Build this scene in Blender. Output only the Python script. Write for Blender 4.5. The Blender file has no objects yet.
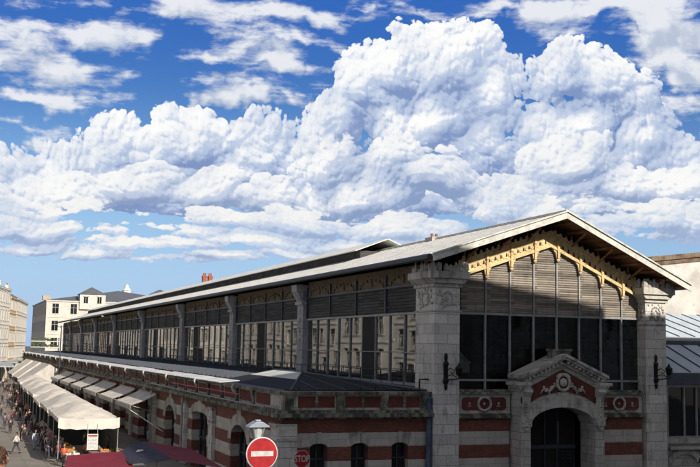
import bpy, bmesh, math, random
from mathutils import Vector, Matrix
random.seed(7)
SC=bpy.context.scene; COL=SC.collection
PI=math.pi; SIN=math.sin; COS=math.cos
SUN_EL=30.0; SUN_AZ=14.0; EXPO=.22          # sun behind the camera, a little to the right
# ------------------------------------------------------------------ sky and clouds

BIG = [(0.47, 1.45, 0.407, 0.37, 1), (0.85, 1.54, 0.38, 0.37, 1), (1.34, 1.74, 0.344, 0.37, 1), (2.07, 1.95, 0.417, 0.426, 1), (2.44, 2.04, 0.272, 0.315, 0.9), (1.7, 1.57, 0.724, 0.37, 1), (2.78, 1.83, 0.326, 0.389, 0.9), (2.52, 1.66, 0.453, 0.333, 1), (4.06, 2.64, 0.38, 0.389, 1.1), (3.78, 2.46, 0.471, 0.426, 1.05), (3.59, 2.29, 0.407, 0.37, 1), (4.52, 2.7, 0.543, 0.416, 1), (4.77, 2.89, 0.308, 0.222, 0.9), (5.02, 2.46, 0.29, 0.416, 0.9), (4.13, 2.13, 0.724, 0.509, 1), (3.34, 2.02, 0.308, 0.333, 1), (4.84, 1.94, 0.308, 0.463, 0.9), (4.53, 2.23, 0.543, 0.463, 1), (5.77, 2.54, 0.344, 0.333, 1), (6.07, 2.46, 0.38, 0.259, 1), (5.83, 2.16, 0.543, 0.389, 1.1), (6.33, 2.27, 0.235, 0.315, 0.9), (6.48, 2.0, 0.317, 0.204, 0.9), (5.58, 2.01, 0.272, 0.296, 1), (6.89, 1.8, 0.362, 0.278, 0.9), (6.16, 1.82, 0.543, 0.324, 0.9), (1.43, 1.37, 1.358, 0.204, 0.8), (4.14, 1.45, 0.996, 0.278, 0.9), (6.06, 1.5, 0.996, 0.241, 0.9)]
FRONT = [(0.48, 1.27, 0.407, 0.222, 1), (0.97, 1.39, 0.453, 0.296, 1), (1.61, 1.49, 0.543, 0.333, 1), (2.28, 1.45, 0.498, 0.259, 1), (2.92, 1.43, 0.38, 0.259, 1), (3.37, 1.78, 0.344, 0.389, 1), (3.8, 1.45, 0.543, 0.278, 1), (4.39, 1.65, 0.543, 0.333, 1), (4.14, 1.84, 0.362, 0.278, 0.9), (5.02, 1.41, 0.362, 0.222, 1), (5.74, 1.79, 0.453, 0.333, 1), (5.5, 1.5, 0.543, 0.259, 0.9), (6.34, 1.54, 0.543, 0.241, 1), (6.88, 1.52, 0.407, 0.315, 1), (6.06, 1.31, 0.543, 0.13, 0.7)]
LOW = [(0.63, 0.88, 0.498, 0.083, 1.5), (1.13, 0.82, 0.362, 0.074, 1.4), (1.54, 0.92, 0.407, 0.083, 1.5), (2.11, 0.92, 0.453, 0.083, 1.5), (2.54, 0.84, 0.498, 0.074, 1.4), (3.08, 0.89, 0.453, 0.083, 1.5), (0.89, 1.04, 0.453, 0.111, 1.3), (1.82, 1.08, 0.362, 0.093, 1.3), (0.49, 1.05, 0.453, 0.148, 1), (2.02, 0.8, 0.272, 0.037, 0.7), (3.81, 0.84, 0.453, 0.074, 0.9), (1.72, 1.17, 0.317, 0.093, 0.9), (1.44, 1.1, 0.181, 0.074, 0.9), (0.99, 0.86, 0.543, 0.065, 0.7), (1.73, 0.9, 0.453, 0.046, 0.6), (3.47, 0.84, 0.543, 0.074, 0.6), (4.35, 0.85, 0.543, 0.111, 0.7), (6.43, 1.09, 0.543, 0.111, 0.8), (0.53, 1.02, 0.543, 0.139, 1), (1.26, 1.06, 0.317, 0.12, 0.9), (1.36, 0.94, 0.543, 0.083, 0.8), (1.87, 1.08, 0.145, 0.056, 0.8), (2.2, 1.06, 0.362, 0.13, 1), (2.48, 1.2, 0.543, 0.13, 1), (2.69, 0.98, 0.543, 0.13, 1), (3.17, 1.19, 0.724, 0.167, 1), (3.56, 1.0, 0.634, 0.167, 1), (4.15, 1.11, 0.815, 0.204, 1), (4.92, 1.31, 0.317, 0.204, 1), (5.21, 1.41, 0.362, 0.278, 1), (5.5, 1.26, 0.634, 0.259, 1), (4.54, 0.97, 1.087, 0.204, 0.9), (5.97, 1.07, 0.543, 0.185, 0.6), (6.06, 1.21, 0.543, 0.148, 0.7), (6.52, 1.33, 0.254, 0.148, 1), (6.7, 1.23, 0.543, 0.241, 1), (6.96, 1.2, 0.453, 0.259, 1), (0.72, 0.79, 0.109, 0.037, 0.8), (1.67, 0.77, 0.091, 0.028, 0.7), (0.88, 1.2, 0.724, 0.13, 0.8)]
HIGH = [(0.4, 2.73, 0.407, 0.463, 1), (0.68, 2.58, 0.498, 0.278, 1), (1.17, 2.87, 0.498, 0.333, 1.1), (1.55, 2.88, 0.326, 0.259, 1), (1.37, 2.59, 0.362, 0.204, 0.8), (0.74, 2.22, 0.679, 0.111, 0.9), (0.57, 1.96, 0.317, 0.037, 0.7), (1.97, 3.21, 0.634, 0.222, 1), (2.37, 3.1, 0.407, 0.204, 0.9), (2.68, 2.9, 0.453, 0.278, 0.7), (2.82, 3.19, 0.996, 0.148, 0.65), (2.54, 2.57, 0.724, 0.167, 0.8), (2.04, 2.73, 0.272, 0.074, 0.6), (3.31, 3.23, 0.815, 0.093, 0.6), (4.22, 3.23, 0.407, 0.093, 0.8), (5.06, 3.22, 0.272, 0.093, 0.8), (2.83, 2.65, 0.498, 0.148, 1.2), (2.64, 2.43, 0.634, 0.12, 1.2), (3.17, 2.92, 0.543, 0.12, 1.2), (2.38, 2.75, 0.407, 0.139, 1.2), (2.15, 2.53, 0.362, 0.093, 1.1), (3.71, 3.31, 0.272, 0.056, 0.8), (5.55, 3.24, 0.362, 0.148, 1), (6.08, 3.17, 0.634, 0.259, 1), (6.64, 3.04, 0.634, 0.37, 1.1), (5.6, 2.93, 0.272, 0.12, 0.9), (5.98, 2.96, 0.362, 0.111, 0.7), (6.81, 2.67, 0.453, 0.324, 1), (6.54, 2.62, 0.272, 0.13, 0.8), (6.9, 2.35, 0.317, 0.37, 0.9), (6.98, 2.16, 0.272, 0.231, 0.8), (6.17, 2.83, 0.317, 0.056, 0.5)]

class NB:
    def __init__(s,nt): s.nt=nt
    def new(s,t,**k):
        n=s.nt.nodes.new(t)
        for a,b in k.items(): setattr(n,a,b)
        return n
    def put(s,sock,v):
        if v is None: return
        if isinstance(v,bpy.types.NodeSocket): s.nt.links.new(v,sock)
        else: sock.default_value=v
    def m(s,op,a,b=None,c=None,clamp=False):
        n=s.new('ShaderNodeMath',operation=op,use_clamp=clamp)
        s.put(n.inputs[0],a); s.put(n.inputs[1],b); s.put(n.inputs[2],c); return n.outputs[0]
    def v(s,op,a,b=None,c=None):
        n=s.new('ShaderNodeVectorMath',operation=op)
        s.put(n.inputs[0],a)
        if op=='SCALE': s.put(n.inputs['Scale'],b)
        else:
            s.put(n.inputs[1],b)
            if c is not None: s.put(n.inputs[2],c)
        return n.outputs['Value'] if op in('LENGTH','DOT_PRODUCT','DISTANCE') else n.outputs['Vector']
    def xyz(s,x,y,z):
        n=s.new('ShaderNodeCombineXYZ'); s.put(n.inputs[0],x);s.put(n.inputs[1],y);s.put(n.inputs[2],z);return n.outputs[0]
    def noise(s,vec,scale,detail=2,rough=.5,dims='2D',color=False,lac=2.0):
        n=s.new('ShaderNodeTexNoise',noise_dimensions=dims)
        s.put(n.inputs['Vector'],vec); n.inputs['Scale'].default_value=scale; n.inputs['Detail'].default_value=detail; n.inputs['Roughness'].default_value=rough; n.inputs['Lacunarity'].default_value=lac
        return n.outputs['Color'] if color else n.outputs[0]
    def vor(s,vec,scale,detail=0,rough=.5,feature='F1',smooth=.5,lac=2.0):
        n=s.new('ShaderNodeTexVoronoi',voronoi_dimensions='2D',feature=feature)
        n.normalize=False
        s.put(n.inputs['Vector'],vec); n.inputs['Scale'].default_value=scale; n.inputs['Detail'].default_value=detail; n.inputs['Roughness'].default_value=rough; n.inputs['Lacunarity'].default_value=lac
        if feature=='SMOOTH_F1': n.inputs['Smoothness'].default_value=smooth
        return n.outputs['Distance']
    def ramp(s,f,a,b,c=0.,d=1.,kind='SMOOTHSTEP'):
        n=s.new('ShaderNodeMapRange',interpolation_type=kind)
        s.put(n.inputs[0],f)
        for i,q in enumerate((a,b,c,d)): n.inputs[1+i].default_value=q
        return n.outputs[0]
    def mix(s,f,a,b):
        n=s.new('ShaderNodeMix',data_type='RGBA'); s.put(n.inputs[0],f)
        for k,q in ((6,a),(7,b)):
            if isinstance(q,tuple): n.inputs[k].default_value=(*q[:3],1)
            else: s.nt.links.new(q,n.inputs[k])
        return n.outputs[2]
def cloud_group(name,blobs,warp1,warp2,puff,pscale,prough,stretch=1.0,mk=.9,smooth=.25,flat=1.5):
    g=bpy.data.node_groups.new(name,'ShaderNodeTree')
    g.interface.new_socket('P',in_out='INPUT',socket_type='NodeSocketVector')
    g.interface.new_socket('H',in_out='OUTPUT',socket_type='NodeSocketFloat')
    b=NB(g); i=g.nodes.new('NodeGroupInput'); o=g.nodes.new('NodeGroupOutput')
    P=i.outputs[0]
    w=b.v('SUBTRACT',b.noise(P,1.1,1,.5,color=True),(.5,.5,.5))
    w2=b.v('SUBTRACT',b.noise(P,4.3,2,.55,color=True),(.5,.5,.5))
    Q=b.v('ADD',P,b.v('ADD',b.v('SCALE',w,warp1),b.v('SCALE',w2,warp2)))
    acc=None
    for (cx,cy,rx,ry,amp) in blobs:
        e=b.v('SUBTRACT',Q,(cx,cy,0)); d=b.v('LENGTH',b.v('MAXIMUM',b.v('MULTIPLY',e,(1/rx,1/ry,0)),b.v('MULTIPLY',e,(-1/rx,-flat/ry,0))))   # flatter undersides
        h=b.m('MULTIPLY',b.m('SUBTRACT',1.0,d),amp*min(rx,ry*1.3)**.5)
        acc=h if acc is None else b.m('SMOOTH_MAX',acc,h,smooth)
    S=b.v('MULTIPLY',Q,(1.0/stretch,1,0))
    v0=b.vor(b.v('ADD',S,(5.3,1.7,0)),pscale*.45)
    v1=b.vor(S,pscale)
    v2=b.vor(b.v('ADD',S,(3.1,7.7,0)),pscale*2.2)
    v3=b.vor(b.v('ADD',S,(9.1,2.7,0)),pscale*4.7)
    v4=b.vor(b.v('ADD',S,(1.1,5.7,0)),pscale*10.)
    def dome(v,k): return b.m('MULTIPLY',b.m('SQRT',b.m('SUBTRACT',1.0,b.m('MULTIPLY',b.m('MULTIPLY',v,v),1.25),clamp=True)),k)
    bb=b.m('ADD',b.m('ADD',dome(v0,puff*1.5),dome(v1,puff)),b.m('ADD',dome(v2,puff*prough),b.m('ADD',dome(v3,puff*prough**2),dome(v4,puff*prough**3*.85))))
    bb=b.m('SUBTRACT',bb,puff*(2.5+prough+prough*prough+prough**3*.8)*.8)
    n=b.m('MULTIPLY',b.m('SUBTRACT',b.noise(S,pscale*6,2,.6),.5),puff*.10)
    H=b.m('ADD',b.m('MULTIPLY',acc,mk),b.m('ADD',bb,n))
    b.put(o.inputs[0],H)
    return g
def build_world(el=25,az=168,strength=.1):
    w=bpy.data.worlds.new('World'); bpy.context.scene.world=w; w.use_nodes=True
    nt=w.node_tree; nt.nodes.clear(); b=NB(nt)
    out=b.new('ShaderNodeOutputWorld'); bg=b.new('ShaderNodeBackground'); bg.inputs[1].default_value=strength
    sky=b.new('ShaderNodeTexSky',sky_type='NISHITA',sun_disc=False,sun_elevation=math.radians(el),sun_rotation=math.radians(az),altitude=0,air_density=1.0,dust_density=.3,ozone_density=3.0)
    tc=b.new('ShaderNodeTexCoord'); D=b.v('NORMALIZE',tc.outputs['Generated'])
    sp=b.new('ShaderNodeSeparateXYZ'); b.put(sp.inputs[0],D); x,y,z=sp.outputs
    A=b.m('MULTIPLY',b.m('ARCTAN2',x,y),10); E=b.m('MULTIPLY',b.m('ARCSINE',z),10)
    P=b.xyz(A,E,0.0)
    K=1/strength/2**EXPO
    def col(c): return tuple(q*K for q in c)
    # blue of the sky
    hs=b.new('ShaderNodeHueSaturation'); hs.inputs['Saturation'].default_value=1.22; hs.inputs['Value'].default_value=1/2**EXPO; b.put(hs.inputs['Color'],sky.outputs[0])
    C=hs.outputs[0]
    C=b.mix(b.ramp(E,.6,3.6,.0,.88),C,col((.028,.13,.51)))
    C=b.mix(b.ramp(E,2.6,-.2,0,.9),C,col((.35,.53,.85)))
    # thin streaky high cloud
    gh=cloud_group('cloud_high',HIGH,.45,.22,.32,3.2,.7,1.7,1.5)
    def call(g,p):
        n=b.new('ShaderNodeGroup'); n.node_tree=g; b.put(n.inputs[0],p); return n.outputs[0]
    hh=call(gh,P); PS=b.v('MULTIPLY',P,(.5,2.0,1))
    fib=b.noise(PS,1.6,7,.62)
    ah=b.m('ADD',hh,b.m('MULTIPLY',b.m('SUBTRACT',fib,.5),3.0))
    hh2=call(gh,b.v('ADD',P,(-.06,.12,0)))
    a_h=b.m('MULTIPLY',b.ramp(ah,.02,.72,0,1),.95)
    sh=b.ramp(b.m('ADD',b.m('MULTIPLY',b.m('SUBTRACT',hh,hh2),2.0),b.m('ADD',b.m('MULTIPLY',b.m('SUBTRACT',fib,.5),2.2),b.m('MULTIPLY',b.m('SUBTRACT',b.noise(P,3.2,5,.6),.5),1.6))),-.7,.75)
    ch=b.mix(sh,col((.50,.57,.70)),col((.84,.86,.90)))
    C=b.mix(a_h,C,ch)
    def layer(C,g,e1,e2,lo,mid,hi,a0,a1,k1,k2,brk=0):
        h=b.m('ADD',call(g,P),b.m('MULTIPLY',b.m('SUBTRACT',b.noise(P,14.,4,.65),.5),.12)); h1=call(g,b.v('ADD',P,(-.5*e1,.85*e1,0))); h2=call(g,b.v('ADD',P,(-.4*e2,.9*e2,0)))
        al=b.ramp(b.m('ADD',h,b.m('MULTIPLY',b.m('SUBTRACT',b.noise(b.v('MULTIPLY',P,(1.5,5.5,1)),1.,4,.6),.56),brk)) if brk else h,a0,a1)
        sat=lambda q,g: b.m('MULTIPLY',b.m('DIVIDE',q,b.m('ADD',1.0,b.m('ABSOLUTE',q))),g)
        s=b.m('ADD',sat(b.m('MULTIPLY',b.m('SUBTRACT',h,h1),k1*1.8),.95),sat(b.m('MULTIPLY',b.m('SUBTRACT',h,h2),k2*1.4),1.12))
        soft=b.m('MULTIPLY',b.m('SUBTRACT',b.noise(P,1.5,3,.5),.5),1.9)
        s=b.m('ADD',s,b.m('ADD',soft,b.m('MULTIPLY',b.m('SUBTRACT',b.noise(P,9.,5,.65),.5),.8)))
        c=b.mix(b.ramp(s,-1.35,.1),col(lo),col(mid)); c=b.mix(b.ramp(s,-.1,1.6),c,col(hi))
        # thin rims let the sky through
        return b.mix(al,C,c)
    gb=cloud_group('cloud_bank',BIG,.34,.05,.44,2.5,.62,1.0,1.08,.12)
    C=layer(C,gb,.04,.28,(.22,.31,.55),(.50,.59,.77),(.99,.99,.98),.0,.045,5.6,1.9)
    gf=cloud_group('cloud_front',FRONT,.34,.05,.38,3.2,.62,1.1,1.15,.08,1.9)
    C=layer(C,gf,.035,.22,(.26,.35,.56),(.52,.60,.76),(.96,.96,.95),.0,.05,5.6,2.3)
    gl=cloud_group('cloud_low',LOW,.20,.05,.22,5.5,.6,1.5,1.0,.06)
    C=layer(C,gl,.028,.13,(.34,.44,.65),(.58,.67,.82),(.93,.92,.90),.02,.09,6.5,3.2,.85)
    # cloud added over the unseen rest of the sky to whiten the ambient light
    dx=b.m('ABSOLUTE',b.m('SUBTRACT',A,3.7)); away=b.m('MAXIMUM',b.ramp(dx,5.0,7.5),b.ramp(E,4.0,6.5))
    pat=b.noise(D,2.4,4,.6,'3D'); cov=b.m('MULTIPLY',away,b.ramp(pat,.34,.52,.25,.95))
    C=b.mix(cov,C,b.mix(b.ramp(pat,.45,.7),col((.42,.40,.385)),col((.29,.295,.31))))
    b.put(bg.inputs[0],C); b.put(out.inputs[0],bg.outputs[0])
    w.cycles.sampling_method='MANUAL'; w.cycles.sample_map_resolution=512
# ------------------------------------------------------------------ materials
class MT(NB):
    def __init__(s,name):
        s.mat=bpy.data.materials.new(name); s.mat.use_nodes=True; s.nt=s.mat.node_tree; s.nt.nodes.clear()
        s.o=s.new('ShaderNodeOutputMaterial'); s.p=s.new('ShaderNodeBsdfPrincipled'); s.nt.links.new(s.p.outputs[0],s.o.inputs[0])
    def n3(s,vec,scale,detail=3,rough=.55): return s.noise(vec,scale,detail,rough,'3D')
    def pos(s): return s.new('ShaderNodeNewGeometry').outputs['Position']
    def obj(s): return s.new('ShaderNodeTexCoord').outputs['Object']
    def sep(s,v):
        n=s.new('ShaderNodeSeparateXYZ'); s.put(n.inputs[0],v); return n.outputs
    def bump(s,h,dist=.02,st=1.0):
        n=s.new('ShaderNodeBump'); n.inputs['Distance'].default_value=dist; n.inputs['Strength'].default_value=st; s.put(n.inputs['Height'],h); s.put(s.p.inputs['Normal'],n.outputs[0])
    def fin(s,col,rough=.8,metal=0,spec=None):
        if isinstance(col,tuple): s.p.inputs['Base Color'].default_value=(*col,1)
        else: s.put(s.p.inputs['Base Color'],col)
        s.put(s.p.inputs['Roughness'],rough); s.p.inputs['Metallic'].default_value=metal
        if spec is not None: s.p.inputs['Specular IOR Level'].default_value=spec
        return s.mat
def sc3(c,k): return tuple(min(1,q*k) for q in c)
def plain(name,c,rough=.7,var=.25,scale=3.,metal=0,bump=0,obj=True,spec=None):
    m=MT(name); v=m.obj() if obj else m.pos()
    n=m.n3(v,scale,5,.6); n2=m.n3(v,scale*7,3,.6)
    f=m.m('ADD',m.m('MULTIPLY',n,.7),m.m('MULTIPLY',n2,.3))
    C=m.mix(m.ramp(f,.3,.7),sc3(c,1-var),sc3(c,1+var))
    if bump: m.bump(n2,bump)
    return m.fin(C,rough,metal,spec)
def uvw(m,world=True):
    x,y,z=m.sep(m.pos() if world else m.obj())
    return m.m('ADD',x,y),z
def grime(m,C,u,z,amt=.7,col=(.035,.036,.038),sx=1.6,lo=.5,hi=.75):
    st=m.n3(m.xyz(m.m('MULTIPLY',u,sx),m.m('MULTIPLY',z,.22),0.0),1.4,5,.62)
    bl=m.n3(m.xyz(u,z,3.0),.9,4,.6)
    f=m.ramp(m.m('ADD',m.m('MULTIPLY',st,.6),m.m('MULTIPLY',bl,.4)),lo,hi,0,amt)
    return m.mix(f,C,col)
def ashlar(name,c,bw=1.1,bh=.52,g=.55,var=.16,world=True,joint=.45,gcol=(.05,.052,.06),lo=.48,hi=.7):
    m=MT(name); u,z=uvw(m,world)
    b=m.new('ShaderNodeTexBrick'); m.put(b.inputs['Vector'],m.xyz(u,z,0.0))
    b.inputs['Scale'].default_value=1; b.inputs['Brick Width'].default_value=bw; b.inputs['Row Height'].default_value=bh
    b.inputs['Mortar Size'].default_value=.016; b.inputs['Mortar Smooth'].default_value=.3
    b.inputs['Color1'].default_value=(*sc3(c,1-var),1); b.inputs['Color2'].default_value=(*sc3(c,1+var*.6),1); b.inputs['Mortar'].default_value=(*sc3(c,joint),1)
    n=m.n3(m.xyz(u,z,0.0),5,5,.65)
    C=m.mix(m.ramp(n,.35,.7,0,.4),b.outputs[0],sc3(c,.62))
    C=grime(m,C,u,z,g,gcol,lo=lo,hi=hi)
    m.bump(m.m('ADD',m.m('MULTIPLY',b.outputs[1],-1),m.m('MULTIPLY',n,.35)),.02)
    return m.fin(C,.85)
def banded(name):
    m=MT(name); u,z=uvw(m)
    V=m.xyz(u,z,0.0)
    f=m.m('FRACT',m.m('DIVIDE',m.m('ADD',z,m.m('ADD',-1.2,m.m('MULTIPLY',m.m('SUBTRACT',m.n3(V,2.,2),.5),.05))),1.652))
    isb=m.ramp(f,.493,.503,1,0,'LINEAR')
    b=m.new('ShaderNodeTexBrick'); m.put(b.inputs['Vector'],V); b.inputs['Scale'].default_value=1
    b.inputs['Brick Width'].default_value=.23; b.inputs['Row Height'].default_value=.075; b.inputs['Mortar Size'].default_value=.007
    b.inputs['Color1'].default_value=(.25,.072,.046,1); b.inputs['Color2'].default_value=(.14,.042,.028,1); b.inputs['Mortar'].default_value=(.19,.12,.1,1)
    s=m.new('ShaderNodeTexBrick'); m.put(s.inputs['Vector'],V); s.inputs['Scale'].default_value=1
    s.inputs['Brick Width'].default_value=.95; s.inputs['Row Height'].default_value=.413; s.inputs['Mortar Size'].default_value=.01
    s.inputs['Color1'].default_value=(.55,.525,.475,1); s.inputs['Color2'].default_value=(.47,.45,.41,1); s.inputs['Mortar'].default_value=(.24,.23,.22,1)
    n=m.n3(V,1.3,4,.6)
    br=m.mix(m.ramp(n,.35,.75),b.outputs[0],(.13,.05,.036))
    C=m.mix(isb,s.outputs[0],br); C=grime(m,C,u,z,.45,(.05,.05,.05),lo=.5,hi=.72)
    m.bump(m.n3(V,9,4,.7),.02)
    return m.fin(C,.9)
def zinc(name,c=(.50,.515,.51),seam=.65,axis='y'):
    m=MT(name); x,y,z=m.sep(m.pos())
    a=y if axis=='y' else x
    f=m.m('ABSOLUTE',m.m('SUBTRACT',m.m('FRACT',m.m('DIVIDE',a,seam)),.5))
    ln=m.ramp(f,.03,.07,1,0)
    st=m.n3(m.xyz(m.m('MULTIPLY',x,.25),m.m('MULTIPLY',y,1.1),z) if axis=='y' else m.xyz(m.m('MULTIPLY',x,1.1),m.m('MULTIPLY',y,.25),z),1.2,5,.62)
    C=m.mix(m.ramp(st,.35,.7),sc3(c,.78),sc3(c,1.14))
    pn=m.noise(m.xyz(m.m('FLOOR',m.m('DIVIDE',a,seam)),m.m('FLOOR',m.m('DIVIDE',x if axis=='y' else y,2.4)),0.0),3.7,0,.5)
    C=m.mix(m.ramp(pn,.35,.7,0,.30),C,sc3(c,.72)); C=m.mix(m.ramp(m.n3(m.pos(),.8,5,.7),.60,.72,0,.5),C,(.26,.22,.17) if sum(c)>.2 else sc3(c,2.2))
    C=m.mix(m.m('MULTIPLY',ln,.6),C,sc3(c,.35))
    m.bump(ln,.02)
    return m.fin(C,.75 if sum(c)<.2 else .5,.0,.15 if sum(c)<.2 else .5)
def louvre(name,c,step=.14,world=True):
    m=MT(name); x,y,z=m.sep(m.pos()); u=m.m('ADD',x,y)
    k=m.m('DIVIDE',z,step); f=m.m('FRACT',k); row=m.m('FLOOR',k)
    r=m.noise(m.xyz(m.m('MULTIPLY',row,7.3),m.m('MULTIPLY',m.m('FLOOR',m.m('DIVIDE',u,1.72)),3.1),0.0),1.,0,.5)
    n=m.n3(m.xyz(m.m('MULTIPLY',u,.8),m.m('MULTIPLY',z,9),0.0),1.5,4,.65)
    C=m.mix(m.ramp(m.m('ADD',m.m('MULTIPLY',r,.5),m.m('MULTIPLY',n,.5)),.3,.7),sc3(c,.55),sc3(c,1.35))
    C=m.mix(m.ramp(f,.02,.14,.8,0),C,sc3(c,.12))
    C=grime(m,C,u,z,.45,(.02,.02,.022),lo=.5,hi=.7)
    m.bump(f,.03); return m.fin(C,.85)
def glass_dark(name,ior=1.6,c=(.012,.014,.016),rough=.03,wob=.004):
    m=MT(name); n=m.n3(m.pos(),.45,3,.5)
    m.bump(n,wob*60,.05)
    m.p.inputs['IOR'].default_value=ior
    return m.fin(c,rough,0,.5)
M={}
M['stone']=ashlar('weathered_ashlar',(.66,.64,.605),1.25,.62,.7,lo=.5,hi=.68)
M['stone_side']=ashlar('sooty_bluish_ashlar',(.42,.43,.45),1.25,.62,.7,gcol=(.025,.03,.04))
M['trim']=ashlar('carved_trim_stone',(.54,.525,.49),1.6,3.,.6,joint=.7,gcol=(.035,.038,.03),lo=.46,hi=.62)
M['ledge']=ashlar('mossy_ledge_stone',(.27,.27,.22),1.4,3.,.85,joint=.6,gcol=(.022,.026,.018),lo=.40,hi=.56)
M['portal']=ashlar('portal_stone',(.53,.515,.48),.9,.5,.5,gcol=(.04,.042,.04))
M['band']=banded('brick_and_stone_bands')
M['redp']=plain('deep_red_brick_panel',(.125,.036,.026),.9,.35,1.5,obj=False,bump=.01)
M['zinc']=zinc('pale_zinc_sheet',(.82,.84,.79))
M['zincw']=zinc('white_zinc_flashing',(.68,.70,.70),2.2)
M['lead']=plain('dark_gutter_metal',(.05,.06,.07),.5,.25,2.,.3,obj=False)
M['fascia']=plain('weathered_white_board',(.56,.57,.53),.75,.28,2.2,obj=False,bump=.01)
M['soffit']=louvre('brown_soffit_planks',(.30,.15,.07),.2)
M['slat']=louvre('grey_timber_louvres',(.30,.27,.23),.15)
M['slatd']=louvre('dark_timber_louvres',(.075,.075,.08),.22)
M['ochre']=plain('flaking_ochre_paint',(.64,.49,.26),.75,.3,3.,obj=False,bump=.01)
M['ochred']=plain('dark_ochre_fretwork',(.15,.115,.07),.8,.5,3.,obj=False,bump=.02)  # the ochre in a much darker tone, for the long side
M['iron']=plain('grey_painted_iron',(.30,.31,.32),.55,.25,2.,.2,obj=False)
M['ironb']=plain('bluish_dark_iron',(.06,.075,.10),.5,.25,2.,.2,obj=False)
M['black']=plain('black_cast_iron',(.012,.013,.014),.45,.3,4.,.4)
M['gl']=glass_dark('dark_window_glass')
M['glr']=glass_dark('mirror_like_old_glass',2.6,(.02,.02,.02),.025)
M['wroof']=zinc('dark_ribbed_wing_roof',(.022,.026,.03),.9)
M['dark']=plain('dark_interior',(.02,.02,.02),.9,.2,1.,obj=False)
def see_glass():
    m=MT('thin_clear_dark_glass')
    t=m.new('ShaderNodeBsdfTransparent'); t.inputs[0].default_value=(.75,.8,.8,1)
    g=m.new('ShaderNodeBsdfGlossy'); g.inputs['Roughness'].default_value=.03
    fr=m.new('ShaderNodeFresnel'); fr.inputs[0].default_value=1.4
    mx=m.new('ShaderNodeMixShader'); m.put(mx.inputs[0],fr.outputs[0]); m.put(mx.inputs[1],t.outputs[0]); m.put(mx.inputs[2],g.outputs[0])
    m.put(m.o.inputs[0],mx.outputs[0]); return m.mat
M['gls']=see_glass()
def canvas(name,c,tr=.25,var=.12):
    m=MT(name); v=m.obj()
    n=m.n3(v,.8,5,.6); C=m.mix(m.ramp(n,.3,.72),sc3(c,1-var*1.6),sc3(c,1+var))
    st=m.n3(v,3.5,4,.65); C=m.mix(m.ramp(st,.58,.85,0,.25),C,sc3(c,.6)); yy=m.sep(v)[1]; sm=m.m('ABSOLUTE',m.m('SUBTRACT',m.m('FRACT',m.m('DIVIDE',yy,1.5)),.5)); C=m.mix(m.ramp(sm,.012,.03,.35,0),C,sc3(c,.5))
    m.bump(m.n3(v,1.1,3,.5),.16,.7)
    m.fin(C,.8)
    t=m.new('ShaderNodeBsdfTranslucent'); m.put(t.inputs[0],C)
    mx=m.new('ShaderNodeMixShader'); mx.inputs[0].default_value=tr; m.put(mx.inputs[1],m.p.outputs[0]); m.put(mx.inputs[2],t.outputs[0]); m.put(m.o.inputs[0],mx.outputs[0])
    return m.mat
M['cream']=canvas('cream_canvas',(.80,.765,.70))
M['cream2']=canvas('greyed_cream_canvas',(.70,.675,.63))
M['wine']=canvas('wine_red_canvas',(.19,.010,.026),.1)
M['navy']=canvas('navy_canvas',(.012,.016,.035),.05)
M['greyc']=canvas('blue_grey_canvas',(.36,.40,.44),.1)
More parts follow.
